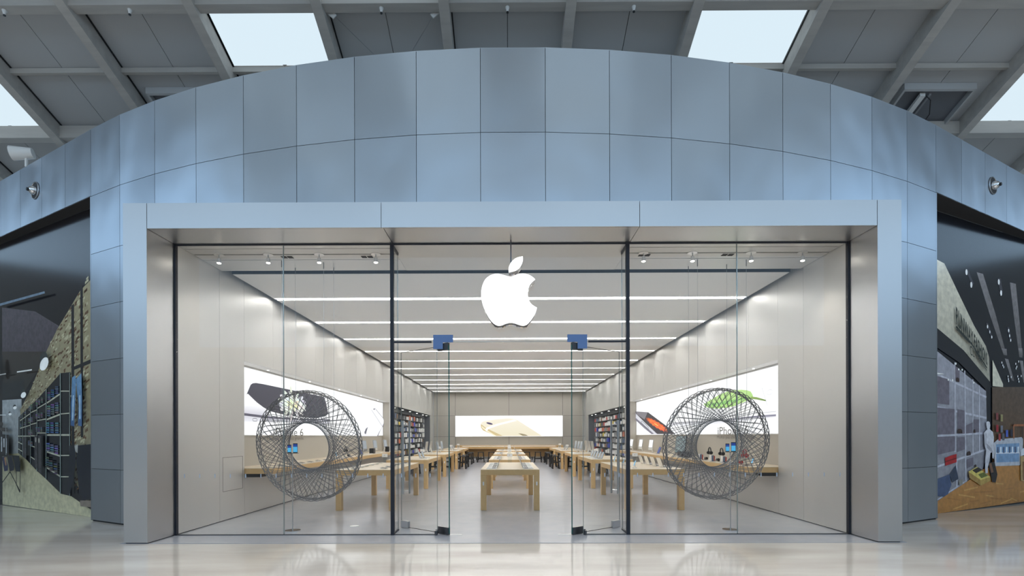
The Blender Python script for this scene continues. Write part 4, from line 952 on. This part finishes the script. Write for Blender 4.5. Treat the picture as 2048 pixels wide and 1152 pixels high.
def imacs(c, i, xoff, face, ys, side):
    cx_, y0 = TR_[c, i]
    for j, y in enumerate(ys):
        place(IM, IMu, (cx_ + xoff, y0 + y, HT), R(-90) if face < 0 else R(90), '%s desktop computer on the %s side of the %s' % (ORD[j], side, tname(c, i)), 'desktop computers on the %s' % tname(c, i))
imacs('l', 2, -.25, -1, [.6, 1.7], 'left'); imacs('l', 2, .25, 1, [.6, 1.9], 'right')
imacs('r', 2, -.25, -1, [.5, 1.3, 2.2], 'left'); imacs('r', 2, .25, 1, [.5, 1.3, 2.2], 'right')
def phones(c, i, xoff, face, ys, side):
    cx_, y0 = TR_[c, i]
    for j, y in enumerate(ys):
        place(PH, PHu, (cx_ + xoff, y0 + y, HT), R(-90) if face < 0 else R(90), '%s small phone on a white stand on the %s side of the %s' % (ORD[j], side, tname(c, i)), 'phones on the %s' % tname(c, i))
phones('r', 0, -.34, -1, [.45, 1.0, 1.55, 2.1, 2.65], 'left'); phones('r', 1, .35, 1, [.5, 1.2, 1.9], 'right')
phones('r', 4, -.2, -1, [.6, 1.5], 'left'); phones('l', 4, .2, 1, [.6, 1.5], 'right')
def flats(c, i, xoff, face, ys, side):
    cx_, y0 = TR_[c, i]
    for j, y in enumerate(ys):
        place(FT, FTu, (cx_ + xoff, y0 + y, HT), R(-90) if face < 0 else R(90), '%s flat tablet on the %s side of the %s' % (ORD[j], side, tname(c, i)), 'tablets on the %s' % tname(c, i))
flats('l', 0, -.33, -1, [.35, .8, 1.25, 1.7, 2.15, 2.6], 'left'); flats('l', 0, .33, 1, [.35, .8, 1.25, 1.7, 2.15, 2.6], 'right')
flats('l', 1, -.33, -1, [.5, 1.1, 1.7, 2.3], 'left')
for c in 'clr':
    for i in range(4 if c == 'c' else 5):
        cx_, y0 = TR_[c, i]
        place(CD, CDu, (cx_ - (.27 if c == 'l' and i == 0 else 0) + (.28 if c == 'r' and i == 0 else 0), y0 + 2.86, HT), 0, 'white card in a clear block at the far end of the %s' % tname(c, i), 'price signs on the display tables')

# ledge goods ---------------------------------------------------
LZ = .986
for s, yy, scr, nm in ((-1, (18.9, 20.4, 22.1), 'screengrey', 'left'), (1, (19.5, 21.0, 22.6), 'screenwhite', 'right')):
    Q = make_imac(scr); qu = [False]
    for j, y in enumerate(yy):
        place(Q, qu, ((XL + .12) if s < 0 else (XR - .12), y, LZ), R(90) if s < 0 else R(-90), '%s desktop computer on the %s wall ledge, counted from the entrance' % (ORD[j].replace('nearest', 'first'), nm), 'desktop computers on the %s wall ledge' % nm)
def simple(name, loc, label, cat, parts):
    t = empty(name, loc, label, cat)
    for nm, mb, mt in parts: mb.v = [(v[0]+loc[0], v[1]+loc[1], v[2]+loc[2]) for v in mb.v]; mb.build(nm, t, mt)
    return t
tv = lambda m_: None
def tilted(w, h, th, ang_, s):      # panel facing +X (s=-1) or -X (s=1)
    return Matrix.Rotation(R(90) if s < 0 else R(-90), 4, 'Z') @ Matrix.Rotation(R(ang_), 4, 'X')
T = tilted(0,0,0,-22,-1)
simple('tablet_on_stand', (-5.35, 18.2, LZ), 'dark tablet propped upright on the left wall ledge beside a black box', 'tablet',
       [('body', MB().box(-.13, .13, 0, .012, .02, .27, T), 'keys'), ('screen', MB().box(-.12, .12, -.002, -.0005, .03, .26, T), 'screendeep'), ('stand', B(-.08, .06, -.05, .05, 0, .02), 'alu')])
simple('speaker', (-5.28, 19.35, LZ), 'black boxy speaker on the left wall ledge in front of a computer', 'speaker', [('cabinet', B(-.08, .08, -.14, .14, 0, .2), 'black'), ('grille', B(.0805, .085, -.12, .12, .02, .18), 'keys')])
simple('speaker', (-5.25, 21.6, LZ), 'black cylinder speaker on the left wall ledge near its far end', 'speaker', [('body', MB().cyl(0, 0, 0, .22, .09, 20), 'black'), ('top_ring', MB().cyl(0, 0, .2205, .226, .07, 20), 'keys')])
T = tilted(0,0,0,-6,1)
simple('television', (5.62, 16.5, LZ), 'large dark screen standing on the right wall ledge behind the wire ring', 'television',
       [('body', MB().box(-.48, .48, 0, .03, .09, .66, T), 'blackgloss'), ('screen', MB().box(-.46, .46, -.003, -.0005, .11, .64, T), 'screenteal'), ('foot', B(-.12, .1, -.2, .2, 0, .012), 'alu'), ('neck', B(-.01, .01, -.04, .04, .012, .12), 'alu')])
simple('printer', (5.42, 15.42, LZ), 'low dark printer on the right wall ledge beside the large screen', 'printer', [('body', B(-.16, .16, -.2, .2, 0, .16), 'keys'), ('paper_tray', B(-.22, -.161, -.14, .14, .02, .035), 'white'), ('lid', B(-.15, .15, -.19, .19, .161, .175), 'black')])
T = tilted(0,0,0,-22,1)
simple('tablet_on_stand', (5.4, 18.15, LZ), 'dark tablet propped upright on the right wall ledge', 'tablet',
       [('body', MB().box(-.13, .13, 0, .012, .02, .27, T), 'keys'), ('screen', MB().box(-.12, .12, -.002, -.0005, .03, .26, T), 'screendeep'), ('stand', B(-.06, .08, -.05, .05, 0, .02), 'alu')])
def headphones(loc, s, mt, label):
    t = empty('headphones', loc, label, 'headphones'); x, y, z = loc
    MB().tube([(x, y + .085*math.cos(a_), z + .24 + .1*math.sin(a_)) for a_ in [math.pi*i/12 for i in range(13)]], .014, 8).build('headband', t, mt, smooth=True)
    for e in (-1, 1):
        T = Matrix.Translation((x, y + e*.085, z + .2)) @ Matrix.Rotation(R(90), 4, 'X'); MB().cyl(0, 0, -.02, .02, .045, 16, T=T).build('ear_cup', t, mt, smooth=True)
    B(x-.012, x+.012, y-.012, y+.012, z+.01, z+.33).build('stand_post', t, 'acryl'); B(x-.06, x+.06, y-.09, y+.09, z, z+.01).build('stand_foot', t, 'white')
    T = Matrix.Translation((x - s*.1, y, z + .046)) @ Matrix.Rotation(R(90), 4, 'X'); MB().cyl(0, 0, -.05, .05, .04, 16, T=T).build('carry_case', t, mt, smooth=True)
headphones((-5.35, 16.4, LZ), -1, 'black', 'black headphones on a stand on the left wall ledge')
headphones((5.42, 13.5, LZ), 1, 'black', 'black headphones on the right ledge, farther of the two black pairs seen through the ring')
headphones((5.42, 12.75, LZ), 1, 'black', 'black headphones on the right ledge, nearer of the two black pairs seen through the ring')
headphones((5.42, 11.5, LZ), 1, 'red', 'red headphones with red case on the right wall ledge')
k = 0
for y, nm in ((13.95, 'farthest'), (13.15, 'between the black headphones'), (12.45, 'nearest, by the phone stand')):
    for j, mt in enumerate(('white', 'bluec', 'grey', 'red')):
        o = B(-.011, .011, -.05, .05, 0, .15 - .02*(j % 2)).build('phone_case', None, mt); o.location = (5.30 + .028*j, y, LZ)
        tag(o, '%s phone case standing on the right ledge in the cluster %s' % ({'white': 'white', 'bluec': 'blue', 'grey': 'grey', 'red': 'red'}[mt], nm), 'phone case', 'phone cases on the right ledge')
for loc, lab in (((-5.35, 15.5, LZ), 'small phone on a white stand on the left wall ledge'), ((5.4, 11.1, LZ), 'small phone on a white stand on the right wall ledge near its front end')):
    place(PH, PHu, loc, R(90) if loc[0] < 0 else R(-90), lab, 'phones on the wall ledges')
for s, nm in ((-1, 'left'), (1, 'right')):
    for j in range(9):
        y = 11.2 + j*.55 if s < 0 else 10.9 + j*.6
        place(FT, FTu, ((XL + .46) if s < 0 else (XR - .46), y, LZ), R(90) if s < 0 else R(-90), '%s flat tablet lying on the %s wall ledge, counted from the entrance' % (ORD[j].replace('nearest', 'first'), nm), 'tablets on the %s wall ledge' % nm)

# ---------------------------------------------------------------- stools
def make_stool():
    t = empty('bar_stool', (0,0,0), '', 'stool')
    B(-.2, .2, -.15, .15, .62, .655).build('seat', t, 'black', bevel=.008)
    for sx in (-1, 1):
        for sy in (-1, 1):
            mb = MB(); tp = Vector((sx*.15, sy*.11, .62)); bt = Vector((sx*.215, sy*.165, .006)); w_ = .03
            vs = [(bt.x-w_, bt.y-w_, bt.z), (bt.x+w_, bt.y-w_, bt.z), (bt.x+w_, bt.y+w_, bt.z), (bt.x-w_, bt.y+w_, bt.z), (tp.x-w_*.8, tp.y-w_*.8, tp.z), (tp.x+w_*.8, tp.y-w_*.8, tp.z), (tp.x+w_*.8, tp.y+w_*.8, tp.z), (tp.x-w_*.8, tp.y+w_*.8, tp.z)]
            mb.add(vs, [(3,2,1,0),(4,5,6,7),(0,1,5,4),(1,2,6,5),(2,3,7,6),(3,0,4,7)]).build('leg', t, 'black')
    B(-.19, .19, -.155, -.13, .2, .25).build('rung', t, 'black'); B(-.19, .19, .13, .155, .2, .25).build('rung', t, 'black')
    B(-.205, -.18, -.13, .13, .3, .345).build('rung', t, 'black'); B(.18, .205, -.13, .13, .3, .345).build('rung', t, 'black')
    return t
SP = make_stool(); SU = [False]
for j, x in enumerate((-3.2, -2.4, -1.74, -1.08, 1.15, 1.83, 2.5, 3.3)):
    place(SP, SU, (x, 31.3, 0), 0, 'black wooden stool at the rear bar counter, %s on the %s of the middle row' % (('fourth', 'third', 'second', 'first')[j] if j < 4 else ('first', 'second', 'third', 'fourth')[j-4], 'left' if j < 4 else 'right'), 'stools at the rear bar')
for s, c, nm in ((-1, 'l', 'left'), (1, 'r', 'right')):
    for i in (2, 3, 4):
        cx_, y0 = TR_[c, i]
        spots = [(-s*.87, .45, 'aisle side front'), (-s*.87, 1.9, 'aisle side rear')] if i > 2 else []
        spots += [(s*.87, .45, 'wall side front'), (s*.87, 1.6, 'wall side rear'), (-.3, 3.24, 'rear end left'), (.3, 3.24, 'rear end right')]
        for dx, dy, w_ in spots:
            place(SP, SU, (cx_ + dx, y0 + dy, 0), R(90) if abs(dx) > .5 else 0, 'black wooden stool at the %s of the %s' % (w_, tname(c, i)), 'stools around the rear tables')

# ---------------------------------------------------------------- rear bar
bar = empty('bar_counter', (XC, 32.4, 0), 'long maple bar counter across the back of the store with a white top line', 'counter')
B(-3.0, 3.05, 31.9, 33.0, .83, .985).build('body', bar, 'maple', bevel=.004); B(-3.0, 3.05, 31.9, 33.0, .986, .995).build('top', bar, 'card')
B(-2.9, 2.95, 32.75, 32.8, .30, .829).build('modesty_panel', bar, 'maple')
for x in (-2.95, 2.85): B(x, x + .15, 32.5, 32.8, 0.006, .829).build('support', bar, 'maple')
bl = empty('back_ledge', (XC, 36.6, .7), 'maple ledge along the back wall behind the bar', 'ledge')
B(-3.85, 3.95, 36.2, 36.98, .80, .98).build('body', bl, 'maple', bevel=.004); B(-3.85, 3.95, 36.2, 36.98, .981, .99).build('top', bl, 'maplelit')
for j, x in enumerate((-2.05, -1.2, 1.6, 2.4)):
    st = empty('small_stool', (x, 34.2, 0), 'low black stool behind the rear bar, %s from the left' % ('first', 'second', 'third', 'fourth')[j], 'stool', 'low stools behind the bar')
    B(x-.2, x+.2, 34.05, 34.35, .41, .45).build('seat', st, 'black')
    for ax_ in (-.17, -.02, .13): B(x+ax_, x+ax_+.05, 34.08, 34.13, .006, .41).build('leg', st, 'black'); B(x+ax_, x+ax_+.05, 34.27, 34.32, .006, .41).build('leg', st, 'black')

# ---------------------------------------------------------------- accessory walls
boxes = {}
pal = [('card', 'white', 9), ('grey', 'grey', 4), ('keys', 'dark', 3), ('orange', 'orange', 1), ('red', 'red', 1), ('brown', 'brown', 1), ('vivid', 'bright blue', 1), ('bluec', 'dull blue', 2), ('yellow', 'yellow', .5)]
rs = random.Random(11)
for X, s, nm in ((XL, -1, 'left'), (XR, 1, 'right')):
    xb_ = X + s*.415; S = empty('accessory_shelving', (xb_, 29.2, 0), 'tall dark shelving of boxed accessories set in the %s wall near the back' % nm, 'shelving')
    for k in range(8):
        z = .64 + .32*k
        xa, xc = sorted((xb_, X + s*.10)); B(xa, xc, 24.5, 33.9, z - .018, z).build('shelf', S, 'black')
    for y in (24.5, 27.6, 30.7, 33.87): xa, xc = sorted((xb_, xb_ - s*.03)); B(xa, xc, y, y + .03, .02, 3.02).build('upright', S, 'keys')
    for k in range(7):
        z = .6405 + .32*k; y = 24.75
        while y < 33.7:
            w_ = rs.uniform(.24, .40); mt, cn_, _ = rs.choices(pal, [p[2] for p in pal])[0]
            if rs.random() < .93:
                key = (mt,); 
                if key not in boxes: boxes[key] = B(-.5, .5, -.5, .5, 0, 1).mesh('accessory_box')
                if not boxes[key].materials: boxes[key].materials.append(M[mt])
                o = bpy.data.objects.new('accessory_box', boxes[key]); COL.objects.link(o)
                o.location = (X + s*.24, y + w_/2, z); o.scale = (.2, w_*.9, rs.uniform(.16, .27))
                tag(o, '%s boxed accessory on the %s shelf from the floor, %s wall shelving' % (cn_, ('lowest', 'second', 'third', 'fourth', 'fifth', 'sixth', 'top')[k], nm), 'box', '%s boxes on the %s shelf of the %s wall' % (cn_, ('lowest', 'second', 'third', 'fourth', 'fifth', 'sixth', 'top')[k], nm))
            y += w_ + .09
    pr = empty('recess_downlight', (0,0,0), '', 'downlight', 'downlights over the accessory shelves'); MB().cyl(0, 0, -.012, 0, .07, 14).build('ring', pr, 'white'); MB().cyl(0, 0, -.02, -.0125, .05, 14).build('lamp_face', pr, 'tinylamp')
    ru = [False]
    for j, y in enumerate((25.2, 27.2, 29.2, 31.4, 33.6, 35.0)):
        place(pr, ru, (X + s*.2, y, 3.099), 0, '%s small round downlight above the %s accessory shelves, counted from the entrance' % (ORD[j].replace('nearest', 'first'), nm))

# ---------------------------------------------------------------- hanging wire rings
def wreath(cx_, cy_, cz_, label, wires, tz):
    t = empty('wire_ring_sculpture', (cx_, cy_, cz_), label, 'sculpture')
    Wh, Lh, rc, dp = .44, .99, .15, .08
    pts = []
    def arc(x, z, a0): 
        for i in range(5): a_ = a0 + math.pi/2*i/4; pts.append((x + rc*math.cos(a_), z + rc*math.sin(a_)))
    arc(Wh-rc, Lh-rc, 0); arc(-Wh+rc, Lh-rc, math.pi/2); arc(-Wh+rc, -Lh+rc, math.pi); arc(Wh-rc, -Lh+rc, 1.5*math.pi)
    me = MB(); me.tube([(x, dp*x/Wh, z) for x, z in pts], .0049, 5, True); me.mats = ['rod']
    base = me.mesh('wire_loop'); base.shade_smooth()
    N = 48
    for i in range(N):
        o = bpy.data.objects.new('wire_loop', base); COL.objects.link(o); o.parent = t
        o.rotation_euler = (Matrix.Rotation(tz, 3, 'Z') @ Matrix.Rotation(R(7), 3, 'X') @ Matrix.Rotation(2*math.pi*(i+.5)/N, 3, 'Y')).to_euler()
    for x, y, z in wires:
        MB().tube([(x, y, z), (x, y, ZH)], .0022, 5).build('hanging_wire', t, 'steel'); MB().cyl(x, y, ZH - .12, ZH, .007, 8).build('wire_anchor', t, 'darksteel')
    return t
wreath(-3.72, 9.3, 1.47, 'round wire ring sculpture of looping dark rods hanging behind the glass left of the doors', ((-4.13, 9.1, 2.25), (-4.05, 9.5, 2.25), (-3.4, 9.2, 2.3), (-3.32, 9.5, 2.25)), R(-9))
wreath(3.86, 9.3, 1.49, 'round wire ring sculpture of looping dark rods hanging behind the glass right of the doors', ((3.42, 9.5, 2.25), (3.46, 9.15, 2.3), (4.1, 9.4, 2.3), (4.35, 9.15, 2.2)), R(9))

# phone stands in the windows
for x, nm in ((-3.75, 'left'), (3.83, 'right')):
    t = empty('window_phone_stand', (x, 8.66, 0), 'slim steel floor stand holding two phones with blue screens in the %s window' % nm, 'display stand')
    MB().cyl(x, 8.66, .006, .028, .13, 32).build('base', t, 'chrome', smooth=True); MB().cyl(x, 8.66, .028, 1.37, .0085, 12).build('pole', t, 'steel', smooth=True)
    B(x-.09, x+.105, 8.65, 8.675, 1.358, 1.366).build('cradle', t, 'darksteel')
    for (x0, w_, h_, m1) in ((x-.084, .068, .142, 'screenblue'), (x+.012, .08, .166, 'screenblue')):
        p = B(x0, x0+w_, 8.65, 8.658, 1.367, 1.367+h_).build('phone', t, 'blackgloss', bevel=.003)
        B(x0+.004, x0+w_-.004, 8.6485, 8.6495, 1.381, 1.353+h_).build('screen', p, 'screenblue'); B(x0+.004, x0+w_-.004, 8.6475, 8.648, 1.353+h_*.72, 1.353+h_).build('screen_picture', p, 'screendeep')

# white round floor socket
fs_ = MB().cyl(-2.83, 9.15, .006, .012, .08, 24).build('floor_socket', None, 'white'); tag(fs_, 'small white round cover set in the store floor behind the left glass', 'floor socket')
